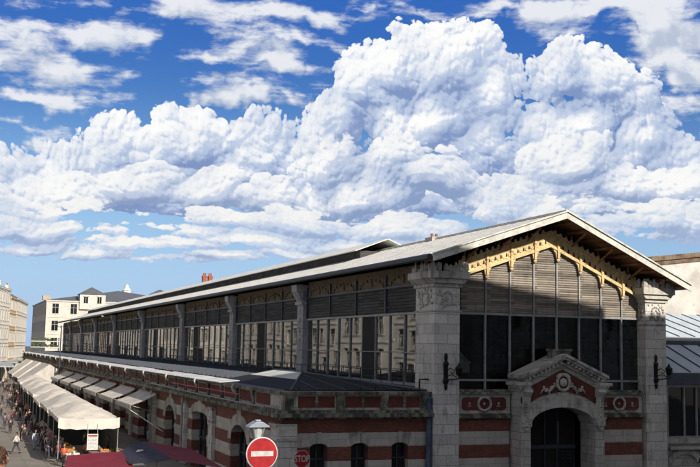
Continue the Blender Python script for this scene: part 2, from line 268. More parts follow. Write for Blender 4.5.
# ------------------------------------------------------------------ mesh helpers
class MB:
    def __init__(s): s.v=[]; s.f=[]; s.mi=[]; s.k=0
    def add(s,vs,fs):
        b=len(s.v); s.v+=[tuple(q) for q in vs]; s.f+=[tuple(b+i for i in f) for f in fs]; s.mi+=[s.k]*len(fs); return s
    def box(s,x0,x1,y0,y1,z0,z1):
        x0,x1=sorted((x0,x1)); y0,y1=sorted((y0,y1)); z0,z1=sorted((z0,z1))
        return s.add([(x0,y0,z0),(x1,y0,z0),(x1,y1,z0),(x0,y1,z0),(x0,y0,z1),(x1,y0,z1),(x1,y1,z1),(x0,y1,z1)],
          [(0,3,2,1),(4,5,6,7),(0,1,5,4),(1,2,6,5),(2,3,7,6),(3,0,4,7)])
    def prism(s,poly,ax,d0,d1):
        # poly in (a,z): ax='y' -> a is x, extruded along y ; ax='x' -> a is y, extruded along x ; ax='z' -> (x,y) extruded in z
        n=len(poly); f={'y':lambda a,z,d:(a,d,z),'x':lambda a,z,d:(d,a,z),'z':lambda a,z,d:(a,z,d)}[ax]
        vs=[f(a,z,d0) for a,z in poly]+[f(a,z,d1) for a,z in poly]
        return s.add(vs,[tuple(range(n)),tuple(range(2*n-1,n-1,-1))]+[(i,(i+1)%n,n+(i+1)%n,n+i) for i in range(n)])
    def quad(s,a,b,c,d,t=0.0):
        a,b,c,d=map(Vector,(a,b,c,d))
        if not t: return s.add([a,b,c,d],[(0,1,2,3)])
        n=(b-a).cross(c-a).normalized()*t
        return s.add([a,b,c,d,a-n,b-n,c-n,d-n],[(0,1,2,3),(7,6,5,4),(0,4,5,1),(1,5,6,2),(2,6,7,3),(3,7,4,0)])
    def beam(s,a,b,w,h=None,up=(0,0,1)):
        a,b=Vector(a),Vector(b); h=h or w; d=(b-a).normalized(); u=Vector(up)
        if abs(d.dot(u))>.98: u=Vector((0,1,0))
        r=d.cross(u).normalized()*w/2; q=r.cross(d).normalized()*h/2
        vs=[p+i*r+j*q for p in (a,b) for i,j in ((-1,-1),(1,-1),(1,1),(-1,1))]
        return s.add(vs,[(0,1,2,3),(7,6,5,4),(0,4,5,1),(1,5,6,2),(2,6,7,3),(3,7,4,0)])
    def tube(s,pts,r,n=8,caps=True):
        pts=[Vector(p) for p in pts]; rs=r if isinstance(r,(list,tuple)) else [r]*len(pts); vs=[];fs=[]
        for i,p in enumerate(pts):
            d=(pts[min(i+1,len(pts)-1)]-pts[max(i-1,0)]).normalized(); u=Vector((0,0,1)) if abs(d.z)<.9 else Vector((0,1,0))
            a=d.cross(u).normalized(); b=a.cross(d)
            vs+=[p+rs[i]*(COS(2*PI*k/n)*a+SIN(2*PI*k/n)*b) for k in range(n)]
        for i in range(len(pts)-1):
            fs+=[(i*n+k,i*n+(k+1)%n,(i+1)*n+(k+1)%n,(i+1)*n+k) for k in range(n)]
        if caps: fs+=[tuple(range(n-1,-1,-1)),tuple(range((len(pts)-1)*n,len(pts)*n))]
        return s.add(vs,fs)
    def cyl(s,x,y,z0,z1,r,n=16): return s.tube([(x,y,z0),(x,y,z1)],r,n)
    def lathe(s,c,prof,n=20,ax='z'):
        vs=[];fs=[]
        for r,h in prof:
            for k in range(n):
                a=2*PI*k/n; p=(r*COS(a),r*SIN(a),h) if ax=='z' else (r*COS(a),h,r*SIN(a))
                vs.append((c[0]+p[0],c[1]+p[1],c[2]+p[2]))
        for i in range(len(prof)-1): fs+=[(i*n+k,i*n+(k+1)%n,(i+1)*n+(k+1)%n,(i+1)*n+k) for k in range(n)]
        fs+=[tuple(range(n-1,-1,-1)),tuple(range((len(prof)-1)*n,len(prof)*n))]
        return s.add(vs,fs)
    def blob(s,c,r,seg=7,jit=.0):
        rx,ry,rz=r if isinstance(r,(tuple,list)) else (r,r,r); vs=[];fs=[];m=seg
        for i in range(1,m):
            t=PI*i/m
            for k in range(m+3):
                a=2*PI*k/(m+3); j=1+random.uniform(-jit,jit)
                vs.append((c[0]+rx*j*SIN(t)*COS(a),c[1]+ry*j*SIN(t)*SIN(a),c[2]+rz*j*COS(t)))
        n=m+3; vs+=[(c[0],c[1],c[2]+rz),(c[0],c[1],c[2]-rz)]
        for i in range(m-2): fs+=[(i*n+k,(i+1)*n+k,(i+1)*n+(k+1)%n,i*n+(k+1)%n) for k in range(n)]
        T=(m-1)*n; fs+=[(T,k,(k+1)%n) for k in range(n)]+[(T+1,(m-2)*n+(k+1)%n,(m-2)*n+k) for k in range(n)]
        return s.add(vs,fs)
    def build(s,name,mat,parent=None,world=True,smooth=False,bevel=0):
        me=bpy.data.meshes.new(name); off=Vector()
        if world and parent is not None:
            q=parent
            while q is not None: off+=q.location; q=q.parent
        me.from_pydata([tuple(Vector(p)-off) for p in s.v],[],s.f)
        for m in (mat if isinstance(mat,list) else [mat]): me.materials.append(M[m] if isinstance(m,str) else m)
        if any(s.mi): me.polygons.foreach_set('material_index',s.mi)
        bm=bmesh.new(); bm.from_mesh(me); bmesh.ops.recalc_face_normals(bm,faces=bm.faces); bm.to_mesh(me); bm.free()
        if smooth: me.polygons.foreach_set('use_smooth',[True]*len(me.polygons))
        o=bpy.data.objects.new(name,me); COL.objects.link(o)
        if parent is not None: o.parent=parent
        if bevel:
            b=o.modifiers.new('soft_edges','BEVEL'); b.width=bevel; b.segments=2; b.limit_method='ANGLE'
        return o
def tag(o,label=None,cat=None,group=None,kind=None):
    if label: o['label']=label
    if cat: o['category']=cat
    if group: o['group']=group
    if kind: o['kind']=kind
    return o
def thing(name,loc,label,cat,rz=0,group=None):
    o=bpy.data.objects.new(name,None); COL.objects.link(o); o.location=loc; o.rotation_euler=(0,0,rz); o.empty_display_size=.2
    return tag(o,label,cat,group)
def copy_tree(o,parent=None):
    c=o.copy(); COL.objects.link(c); c.parent=parent
    for ch in list(o.children): copy_tree(ch,c)
    return c
def arch_wall(mb,ax,d0,d1,a0,a1,z0,z1,ops,N=10):
    """wall from a0..a1, z0..z1 with openings (c0,c1,zb,zspring,rise) cut through it"""
    cur=a0
    bx=(lambda p,q,r,t: mb.box(p,q,d0,d1,r,t)) if ax=='y' else (lambda p,q,r,t: mb.box(d0,d1,p,q,r,t))
    for (c0,c1,zb,zs,rise) in sorted(ops):
        bx(cur,c0,z0,z1)
        if zb>z0: bx(c0,c1,z0,zb)
        w=(c1-c0)/2; cm=(c0+c1)/2
        for i in range(N):
            p=-1+2*i/N; q=-1+2*(i+1)/N
            zp=zs+rise*math.sqrt(max(0,1-p*p)); zq=zs+rise*math.sqrt(max(0,1-q*q))
            mb.prism([(cm+p*w,zp),(cm+q*w,zq),(cm+q*w,z1),(cm+p*w,z1)],ax,d0,d1)
        cur=c1
    bx(cur,a1,z0,z1)
def arch_ring(mb,ax,d0,d1,c0,c1,zs,rise,t,N=11,gap=0.0,lift=0.0):
    w=(c1-c0)/2; cm=(c0+c1)/2
    for i in range(N):
        t0=PI-(PI*(i+gap)/N); t1=PI-(PI*(i+1-gap)/N)
        P=lambda th,k:(cm+(w+k)*COS(th),zs+(rise+k)*SIN(th))
        k2=t*(1.35 if i==N//2 else 1)
        mb.prism([P(t0,lift),P(t1,lift),P(t1,k2),P(t0,k2)],ax,d0,d1)
# ------------------------------------------------------------------ the market hall
XL,XR=27.95,45.45; YF=58.0; YB=292.0; YW=58.8          # outer pillar corners, front plane, back, glazed gable plane
RX,RZ=36.7,18.58; ELX,ELZ=27.2,15.35; ERX,ERZ=46.4,14.2; YV=56.6
def roofz(x): return RZ-(RX-x)*(RZ-ELZ)/(RX-ELX) if x<RX else RZ-(x-RX)*(RZ-ERZ)/(ERX-RX)
hall=thing('market_hall',(27.95,58.0,0),'long iron and glass covered market hall with brick banded base and pale metal roof','market hall')
SY=[84.6,108.2,134.5,164.4,194.8,222.0,248.0,272.0]
# --- roof
m=MB()
m.quad((ELX,YV,ELZ),(ELX,YB+2,ELZ),(RX,YB+2,RZ),(RX,YV,RZ),-.12)
m.quad((RX+.001,YV,RZ),(RX+.001,YB+2,RZ),(ERX,YB+2,ERZ),(ERX,YV,ERZ),-.12)
roof=m.build('roof','zinc',hall)
m=MB(); m.tube([(RX,YV-.05,RZ+.06),(RX,YB+2,RZ+.06)],.11); m.build('ridge_cap','fascia',roof)
m=MB(); y=YV+.6
while y<YB:
    m.beam((ELX+.05,y,ELZ+.02),(RX-.15,y,RZ-.05),.05,.05); m.beam((RX+.15,y,RZ-.05),(ERX-.05,y,ERZ+.02),.05,.05); y+=1.3
m.build('standing_seam','iron',roof)
m=MB()   # soffit planks under the sheets
m.quad((ELX+.05,YV+.12,ELZ-.24),(ELX+.05,YB,ELZ-.24),(RX,YB,RZ-.24),(RX,YV+.12,RZ-.24),.06)
m.quad((RX,YV+.12,RZ-.24),(RX,YB,RZ-.24),(ERX-.05,YB,ERZ-.24),(ERX-.05,YV+.12,ERZ-.24),.06)
m.build('soffit','soffit',roof)
for (x0,z0,x1,z1) in ((ELX-.05,ELZ,RX,RZ),(RX,RZ,ERX+.05,ERZ)):
    m=MB(); m.prism([(x0,z0-.42),(x1,z1-.42),(x1,z1+.02),(x0,z0+.02)],'y',YV-.06,YV+.02)
    m.prism([(x0,z0+.0),(x1,z1+.0),(x1,z1+.1),(x0,z0+.1)],'y',YV-.16,YV+.1)
    m.build('verge_board','fascia',roof)
m=MB()
m.tube([(ELX-.12,YV+.3,ELZ-.12),(ELX-.12,YB+2,ELZ-.12)],.2,10)
m.build('gutter','lead',roof)
m=MB(); m.tube([(ERX+.1,YV+.3,ERZ-.12),(ERX+.1,YB+2,ERZ-.12)],.15,10); m.build('gutter','zincw',roof)
for i in range(9):
    t=(i+.5)/9
    for (xe,ze) in ((ELX,ELZ),(ERX,ERZ)):
        x=RX+(xe-RX)*t; z=RZ+(ze-RZ)*t; m=MB(); m.box(x-.07,x+.07,YV+.1,YW+.2,z-.46,z-.3); m.build('overhang_purlin','soffit',roof)
for x in (30.4,32.9,35.0,38.4,40.5,42.9,44.6):
    z=roofz(x); m=MB(); m.beam((x,YW-.05,z-1.25),(x,YV+.35,z-.5),.1,.12); m.beam((x,YW-.1,z-1.5),(x,YW-.1,z-.4),.1)
    m.build('overhang_bracket','soffit',roof)
# --- monitor lantern on the ridge
lan_w=MB(); lan_r=MB(); lan_s=MB()


lan_w.box(34.2,39.2,86.6,YB-4,17.3,18.42)
lan_r.quad((33.5,86,18.36),(33.5,YB-3,18.36),(RX,YB-3,19.6),(RX,86,19.6),-.08); lan_r.quad((RX,86,19.6),(RX,YB-3,19.6),(39.9,YB-3,18.36),(39.9,86,18.36),-.08)
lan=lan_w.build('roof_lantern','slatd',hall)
lan_r.build('lantern_roof','zinc',lan)
y=88
while y<YB-6: lan_s.box(34.12,34.19,y,y+.12,17.45,18.15); y+=6.0
lan_s.build('lantern_louvre_frame','ironb',lan)
m=MB(); m.box(36.3,37.1,75.9,77.3,18.3,18.8); st=m.build('ridge_vent','trim',hall)
m=MB(); 
for k in range(4): m.cyl(36.4+.2*k,76.2+.3*(k%2),18.8,19.08,.1,10)
m.build('vent_pot',plain('clay_pot',(.25,.12,.08),.9,.3,3),st)
# --- gable wall above the sill: louvres, mullions, glass
MUL=[30.12,31.95,33.75,35.52,37.28,39.02,40.72,42.38,43.95]
zt=11.9
m=MB(); lv=[]
for i in range(8):
    a,b=MUL[i]+.07,MUL[i+1]-.07
    m=MB()
    zl=roofz(a)-1.35 if True else 0; zr=roofz(b)-1.35
    zm=roofz((a+b)/2)-1.35
    poly=[(a,zt),(b,zt),(b,zr),(a,zl)]
    if a<RX<b: poly=[(a,zt),(b,zt),(b,zr),(RX,RZ-1.35),(a,zl)]
    m.prism(poly,'y',YW+.02,YW+.1)
    k=zt+.15
    while k<max(zl,zr):
        # slat boards cut to the sloping head
        if roofz(a)-1.45>k and roofz(b)-1.45>k: m.prism([(a+.02,k),(b-.02,k),(b-.02,k+.05),(a+.02,k+.05)],'y',YW-.02,YW+.02)
        k+=.15
    m.build('louvre_panel','slat',hall)
m=MB(); m.box(29.7,43.9,YW+.12,YW+.14,6.96,zt); m.build('gable_glass','gls',hall)
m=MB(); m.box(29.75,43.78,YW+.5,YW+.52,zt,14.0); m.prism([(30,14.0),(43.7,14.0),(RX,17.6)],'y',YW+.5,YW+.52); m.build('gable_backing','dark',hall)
fr=MB()
for i,x in enumerate(MUL):
    if 0<i<8:
        top=roofz(x)-1.3
        fr.box(x-.055,x+.055,YW-.06,YW+.1,6.96,zt); fr.box(x-.05,x+.05,YW-.1,YW+.01,zt,top)
fr.box(29.7,43.9,YW-.05,YW+.09,zt-.06,zt+.08); fr.box(29.7,43.9,YW-.04,YW+.08,7.62,7.75)
fr.build('gable_frame','iron',hall)
# --- ochre fretwork band along the rakes
def rake(x0,x1,zo,w,y0,y1,mb): 
    mb.prism([(x0,roofz(x0)-zo-w),(x1,roofz(x1)-zo-w),(x1,roofz(x1)-zo),(x0,roofz(x0)-zo)],'y',y0,y1)
for (x0,x1) in ((29.9,RX),(RX,43.75)):
    m=MB(); rake(x0,x1,1.02,.12,YW-.32,YW-.12,m); rake(x0,x1,1.98,.14,YW-.30,YW-.12,m); rake(x0,x1,1.14,.84,YW-.20,YW-.13,m)
    rake(x0,x1,1.4,.06,YW-.25,YW-.20,m)
    fb=m.build('fretwork_band','ochre',hall)
    m=MB(); x=x0+.35
    while x<x1-.2:
        z=roofz(x)-1.72; m.lathe((x,YW-.25,z),[(.12,0),(.12,.05),(.06,.05)],10,'y')
        m.prism([(x-.12,roofz(x-.12)-1.02),(x+.12,roofz(x+.12)-1.02),(x+.05,roofz(x)-.82),(x-.05,roofz(x)-.82)],'y',YW-.28,YW-.18)
        x+=.42
    m.build('fretwork_crest','ochre',fb)
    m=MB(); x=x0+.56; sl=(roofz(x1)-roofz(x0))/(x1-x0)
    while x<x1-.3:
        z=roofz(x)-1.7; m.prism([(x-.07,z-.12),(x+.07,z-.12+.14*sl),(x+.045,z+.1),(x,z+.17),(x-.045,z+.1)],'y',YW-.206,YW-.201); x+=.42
    m.build('dark_hole_plate','dark',fb)  # thin dark plates on the band, painting the darkness of pierced holes
for i,x in enumerate(MUL[1:8]):
    m=MB(); z=roofz(x)-1.9
    m.box(x-.08,x+.08,YW-.34,YW-.1,z-.7,z+.95)
    m.prism([(x-.62,z+.02-.22*(1 if x<RX else -1)),(x+.62,z+.02+.22*(1 if x<RX else -1)),(x+.34,z-.14),(x+.2,z-.32),(x+.1,z-.72),(x-.1,z-.72),(x-.2,z-.32),(x-.34,z-.14)],'y',YW-.24,YW-.12)
    m.lathe((x,YW-.3,z-.78),[(.05,0),(.12,.03),(.12,.12),(.05,.15)],8,'y'); m.lathe((x,YW-.4,z+.4),[(.05,0),(.11,.03),(.11,.08)],8,'y')
    m.build('fretwork_bracket','ochre',hall)
# --- corner pillars
def relief(mb,x0,x1,z0,z1,y,ax='y',n=26,s=-1):
    for k in range(n):
        a=random.uniform(x0+.1,x1-.1); z=random.uniform(z0+.1,z1-.1)
        c=(a,y,z) if ax=='y' else (y,a,z); r=random.uniform(.05,.11)
        mb.blob(c,(r if ax=='y' else .05,.05 if ax=='y' else r,r*1.2),5)
    a=(x0+x1)/2; z=(z0+z1)/2
    for k in range(14):
        th=2*PI*k/14; c=(a+.36*COS(th)*(x1-x0)/1.7, z+.42*SIN(th))
        mb.blob((c[0],y,c[1]) if ax=='y' else (y,c[0],c[1]),.07,5)
def pillar(x0,x1,y0,y1,ztop,name='corner_pillar'):
    m=MB(); m.box(x0,x1,y0,y1,0,ztop-.75)
    p=m.build(name,'stone',hall,bevel=.02)
    c=MB(); c.box(x0-.12,x1+.12,y0-.12,y1+.12,ztop-.98,ztop-.76); c.box(x0-.08,x1+.08,y0-.08,y1+.08,ztop-2.52,ztop-2.42)
    c.prism([(x0-.16,ztop-.75),(x1+.16,ztop-.75),(x1+.42,ztop-.45),(x0-.42,ztop-.45)],'y',y0-.3,y1+.2)
    c.box(x0-.46,x1+.46,y0-.46,y1+.3,ztop-.449,ztop)
    c.build('capital','trim',p,bevel=.02)
    r=MB(); relief(r,x0+.05,x1-.05,ztop-2.4,ztop-1,y0-.03); relief(r,y0+.05,y1-.3,ztop-2.4,ztop-1,x0-.03,'x')
    r.build('carved_relief','trim',p,smooth=True)
    g=MB()
    for k in range(46):
        t=random.random(); 
        if k%3: px_,py_=x0-.4+t*(x1-x0+.8),y0-.36+random.uniform(0,.18)
        else: px_,py_=x0-.38+random.uniform(0,.2),y0-.3+t*(y1-y0+.4)
        h=random.uniform(.2,.55) if random.random()<.7 else random.uniform(.45,.75)
        g.blob((px_,py_,ztop+h*.35),(random.uniform(.07,.16),random.uniform(.07,.14),h*.6),5,.25)
    for k in (x0-.3,x1+.3): g.blob((k,y0-.32,ztop+.25),(.14,.12,.36),5,.2)
    g.build('ragged_cresting','trim',p)
    return p
pillar(27.95,29.72,58.0,60.8,14.45); pillar(43.78,45.45,58.0,59.9,14.0)
# --- long glazed side towards the street
XS=28.4
ends=[(60.8,SY[0]-.9)]+[(SY[i]+.9,SY[i+1]-.9) for i in range(len(SY)-1)]+[(SY[-1]+.9,YB)]
for bi,(a,b) in enumerate(ends):
    m=MB(); n=max(6,int((b-a)/2.5)); s=(b-a)/n
    for k in range(n):
        for (za,zb) in ((7.35,9.34),(9.34,11.95)):
            j=[random.uniform(-.012,.012) for _ in range(3)]; m.quad((XS-.02+j[0],a+s*k,za),(XS-.02+j[1],a+s*(k+1),za),(XS-.02+j[1]+j[2],a+s*(k+1),zb),(XS-.02+j[0]+j[2],a+s*k,zb))
    g=m.build('side_window',glass_dark('wavy_old_glass',3.0,(.02,.02,.02),.02,.0009) if bi==0 else bpy.data.materials['wavy_old_glass'],hall)
    f=MB(); n=max(6,int((b-a)/2.5)); s=(b-a)/n
    for k in range(n+1):
        y=a+s*k; f.box(XS-.12,XS+.03,y-.05,y+.05,7.361,11.85)
    for k in range(n):
        y=a+s*k
        if random.random()<.3: f.box(XS-.08,XS-.003,y+.07,y+s-.07,9.3,9.38)
    f.box(XS-.12,XS+.02,a,b,9.31,9.37); f.box(XS-.18,XS-.03,a,b,11.85,12.0); f.box(XS-.2,XS,a,b,7.2,7.36)
    f.build('window_frame','iron',g)
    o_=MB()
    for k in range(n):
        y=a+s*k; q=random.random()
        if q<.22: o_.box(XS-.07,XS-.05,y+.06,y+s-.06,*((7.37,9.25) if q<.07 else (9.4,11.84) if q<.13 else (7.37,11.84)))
    if o_.v: o_.build('dark_pane','dark',g)  # dark panels over random panes, the unlit interior put into colour
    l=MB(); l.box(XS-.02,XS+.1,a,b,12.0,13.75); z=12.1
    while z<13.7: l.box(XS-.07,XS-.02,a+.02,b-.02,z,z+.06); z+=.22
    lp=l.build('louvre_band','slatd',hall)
    l=MB(); n2=max(4,n//2)
    for k in range(n2+1): y=a+(b-a)/n2*k; l.box(XS-.2,XS-.08,y-.07,y+.07,12.0,14.7)
    l.box(XS-.18,XS-.06,a,b,13.72,13.86)
    l.build('louvre_frame','ironb',lp)
    l=MB(); l.box(XS-.04,XS+.06,a,b,13.86,15.1)
    o=MB()
    for k in range(n2):
        y0=a+(b-a)/n2*k+.12; y1=a+(b-a)/n2*(k+1)-.12; o.box(XS-.14,XS-.05,y0,y1,14.62,14.75); 
        c=(y0+y1)/2; w=(y1-y0)/2
        for t in range(9):
            th=PI*t/8; o.blob((XS-.1,c+w*.8*COS(th),13.95+.55*SIN(th)),(.06,.11,.11),5)
        o.blob((XS-.1,c,14.2),(.07,.22,.22),5)
    q=l.build('frieze_board','ochred',hall); o.build('fretwork','ochred',q)
m=MB(); m.box(XS-.35,XS+.1,60.8,YB,6.9,7.2); m.build('window_ledge','ironb',hall)
for y in SY:
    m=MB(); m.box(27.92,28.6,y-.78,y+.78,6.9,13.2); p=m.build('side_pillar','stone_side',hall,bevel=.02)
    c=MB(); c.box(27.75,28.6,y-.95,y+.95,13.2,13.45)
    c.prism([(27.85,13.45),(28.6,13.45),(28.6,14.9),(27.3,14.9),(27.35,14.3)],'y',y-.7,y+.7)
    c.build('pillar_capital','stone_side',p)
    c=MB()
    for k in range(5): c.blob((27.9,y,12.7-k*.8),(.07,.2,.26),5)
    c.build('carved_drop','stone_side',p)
m=MB(); yy=60.9
while yy<150: m.box(27.2,27.24,yy-.02,yy+.02,7.0,8.15); yy+=1.9
m.tube([(27.22,60.9,8.15),(27.22,150,8.15)],.03,6); m.tube([(27.22,60.9,7.65),(27.22,150,7.65)],.02,6)
m.build('maintenance_rail','black',hall)
# hall body behind: east side, back wall, inner floor
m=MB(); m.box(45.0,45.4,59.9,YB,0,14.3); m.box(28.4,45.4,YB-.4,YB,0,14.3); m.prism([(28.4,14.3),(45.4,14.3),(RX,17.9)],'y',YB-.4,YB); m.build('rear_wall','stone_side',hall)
m=MB(); m.box(28.6,45.0,59.2,YB-.5,6.7,6.8); m.box(28.3,28.36,60.8,YB,0,7.2); m.build('inner_floor','dark',hall)
m=MB(); m.box(30.2,32.1,61.2,64.,8.1,8.75); b=m.build('reflection_box',plain('pale_green_board',(.42,.44,.33),.7,.15,2.),hall)  # solid box and ridged slope added behind the glass in place of a reflection
m=MB(); m.quad((30.1,61.1,8.75),(32.2,61.1,8.75),(32.0,63,9.75),(30.1,63,9.75),.06)
for k in range(7): m.beam((30.1+.33*k,61.05,8.78),(30.1+.3*k,63,9.8),.05)
m.build('reflection_slope','fascia',b)
# --- lower front walls between the pillars, beside the portal
def front_bay(x0,x1,end_gap):
    m=MB(); m.box(x0,x1,58.3,58.7,0,5.32); w=m.build('front_wall','band',hall)
    m=MB(); m.box(x0,x1,58.02,58.7,5.321,5.5); m.box(x0,x1,58.12,58.7,5.5,5.62); m.build('string_course','ledge',hall,bevel=.02)
    m=MB(); m.box(x0,x1,58.24,58.7,5.621,6.8); fz=m.build('frieze','trim',hall)
    a,b=x0+.3,x1-.3; c=(a+b)/2
    m=MB(); m.prism([(a+.1,5.82),(b-.1,5.82),(b-.1,5.88),(b,5.95),(b,6.5),(b-.1,6.56),(b-.1,6.62),(a+.1,6.62),(a+.1,6.56),(a,6.5),(a,5.95),(a+.1,5.88)],'y',58.2,58.238); m.build('red_frieze_panel','redp',fz)
    m=MB(); N=24
    for k in range(N):
        t0,t1=2*PI*k/N,2*PI*(k+1)/N; P=lambda t,r,s:(c+r*COS(t),6.22+s*SIN(t))
        m.prism([P(t0,.38,.34),P(t1,.38,.34),P(t1,.52,.5),P(t0,.52,.5)],'y',58.1,58.22)
    m.blob((c,58.18,6.22),(.09,.06,.09),6)
    for s in (-1,1):
        m.blob((c+s*(b-a)*.33,58.19,6.22),(.09,.05,.1),5); m.blob((c+s*(b-a)*.33,58.19,6.06),(.16,.05,.05),5)
    m.build('oval_medallion','trim',fz,smooth=True)
    m=MB(); m.box(x0,x1,58.05,58.75,6.801,6.96); m.box(x0,x1,58.3,58.85,6.96,7.1); m.build('sill_coping','ledge',hall,bevel=.02)
front_bay(29.72,33.45,0); front_bay(39.8,43.6,0)
m=MB(); m.box(43.6,43.78,58.5,58.7,0,7.1); m.build('recessed_joint','stone_side',hall)
# --- portal with segmental arch, consoles and pediment
PC=36.68; YP=57.2
m=MB(); arch_wall(m,'y',YP,58.7,PC-3.1,PC+3.1,0,7.3,[(PC-2.35,PC+2.35,0,4.95,1.1)],14)
portal=m.build('portal','portal',hall)
m=MB(); arch_ring(m,'y',YP-.14,YP,PC-2.35,PC+2.35,4.95,1.1,.72,13,.0); m.build('arch_ring','trim',portal)
m=MB(); ring=[]; N=14
top=[(PC+3.15*COS(PI-PI*k/N),5.02+1.95*SIN(PI*k/N)) for k in range(N+1)]
# tympanum wall and red field
m=MB(); m.prism([(PC-3.1,7.301),(PC+3.1,7.301),(PC+3.1,7.65),(PC,8.98),(PC-3.1,7.65)],'y',YP+.05,58.6); m.build('tympanum_wall','portal',portal)
m=MB()
for k in range(N):
    a0,a1=PC-2.45+4.9*k/N,PC-2.45+4.9*(k+1)/N
    f=lambda a: 5.02+1.93*math.sqrt(max(0,1-((a-PC)/3.15)**2))+.04
    g=lambda a: 8.45-abs(a-PC)*.47
    if g(a0)>f(a0) or g(a1)>f(a1): m.prism([(a0,f(a0)),(a1,f(a1)),(a1,max(g(a1),f(a1)+.01)),(a0,max(g(a0),f(a0)+.01))],'y',YP-.05,YP-.002)
m.build('red_tympanum','redp',portal)
m=MB()
for k in range(20):
    th=2*PI*k/20; m.blob((PC+.46*COS(th),YP-.14,7.62+.5*SIN(th)),(.12,.1,.12),5)
m.lathe((PC,YP-.1,7.62),[(.3,.0),(.26,-.1),(.1,-.16),(.02,-.17)],14,'y')
for s in (-1,1):
    pts=[(PC+s*(.52+.13*k),YP-.1,7.32+.14*SIN(k*1.15)-.035*k) for k in range(10)]
    m.tube(pts,[.1,.1,.09,.09,.08,.08,.07,.06,.05,.03],6)
    for k in (1,3,5,7): m.blob((pts[k][0],YP-.11,pts[k][2]+.12),(.11,.07,.08),5)
    for k in (2,4,6): m.blob((pts[k][0],YP-.11,pts[k][2]-.11),(.09,.07,.08),5)
    m.tube([(PC+s*.15,YP-.12,8.15),(PC+s*.35,YP-.12,8.1),(PC+s*.5,YP-.12,7.95)],.07,6)
m.build('carved_wreath','trim',portal,smooth=True)
m=MB()
for s in (-1,1):   # raking cornice, three steps, each side
    for (d,z0,z1,ext) in ((.55,.0,.2,.25),(.42,-.16,.0,.1),(.12,-.5,-.32,-.1)):
        xa=PC+s*(2.95+ext); za=7.75-.02; 
        m.prism([(PC,9.25+z0),(xa,9.25+z0-(2.95+ext)*.43),(xa,9.25+z1-(2.95+ext)*.43),(PC,9.25+z1)],'y',YP-d,58.6)
    m.box(PC+s*2.5,PC+s*3.5,YP-.5,58.3,7.42,7.62); m.box(PC+s*2.5,PC+s*3.35,YP-.4,58.3,7.28,7.42)
m.build('raking_cornice','trim',portal,bevel=.015)
m=MB()
for s in (-1,1):
    for k in range(10):
        a=.28+k*.285; z=9.25-a*.43-.17
        m.box(PC+s*a-.07,PC+s*a+.07,YP-.36,YP-.1,z-.16,z)
    for k in range(3): m.box(PC+s*(2.6+.27*k),PC+s*(2.74+.27*k),YP-.34,YP-.1,7.14,7.28)
m.build('dentil_row','trim',portal)
m=MB(); m.box(PC-.72,PC+.72,YP+.1,YP+.65,9.0,9.6); m.box(PC-.8,PC+.8,YP+.04,YP+.72,9.6,9.74); m.build('crown_block','ledge',portal,bevel=.02)
for s in (-1,1):
    x=PC+s*2.74
    m=MB(); m.box(x-.36,x+.36,YP-.12,YP-.001,0,4.85); p=m.build('portal_pier','portal',portal,bevel=.02)
    m=MB(); m.box(x-.4,x+.4,YP-.2,YP-.001,4.85,5.3); relief(m,x-.42,x+.42,4.8,5.35,YP-.22,'y',22); m.box(x-.44,x+.44,YP-.26,YP-.001,5.3,5.4); m.build('pier_capital','trim',p)
    m=MB(); m.box(x-.3,x+.3,YP-.16,YP-.001,5.4,6.7)
    m.prism([(YP-.16,6.3),(YP-.001,6.3),(YP-.001,7.25),(YP-.45,7.25),(YP-.42,6.95),(YP-.25,6.7)],'x',x-.3,x+.3)
    for k in range(6): m.blob((x,YP-.2,5.6+k*.17),(.14-.01*k,.06,.09),5)
    m.tube([(x-.32,YP-.36,7.05),(x+.32,YP-.36,7.05)],.12,10)
    m.build('console','trim',p)
m=MB(); m.box(PC-2.3,PC+2.3,59.4,59.5,0,6.5); dr=m.build('entrance_door','dark',hall)
m=MB()
for x in (-2.2,-1.5,-.05,.9,2.2): m.box(PC+x-.04,PC+x+.04,59.25,59.38,0,6.0)
m.box(PC-2.3,PC+2.3,59.2,59.38,3.25,3.5)
for k in range(3): m.box(PC+1.1,PC+1.85,59.1,59.15,2.6+.22*k,2.64+.22*k); m.box(PC+1.1+.37*k,PC+1.13+.37*k,59.1,59.15,2.4,3.1)
m.build('door_frame','ironb',dr)
m=MB(); m.box(PC+.93,PC+.98,59.2,59.24,3.6,5.0); m.box(PC-2.0,PC-1.97,59.2,59.24,3.6,4.4); m.build('door_handle_bar','iron',dr)
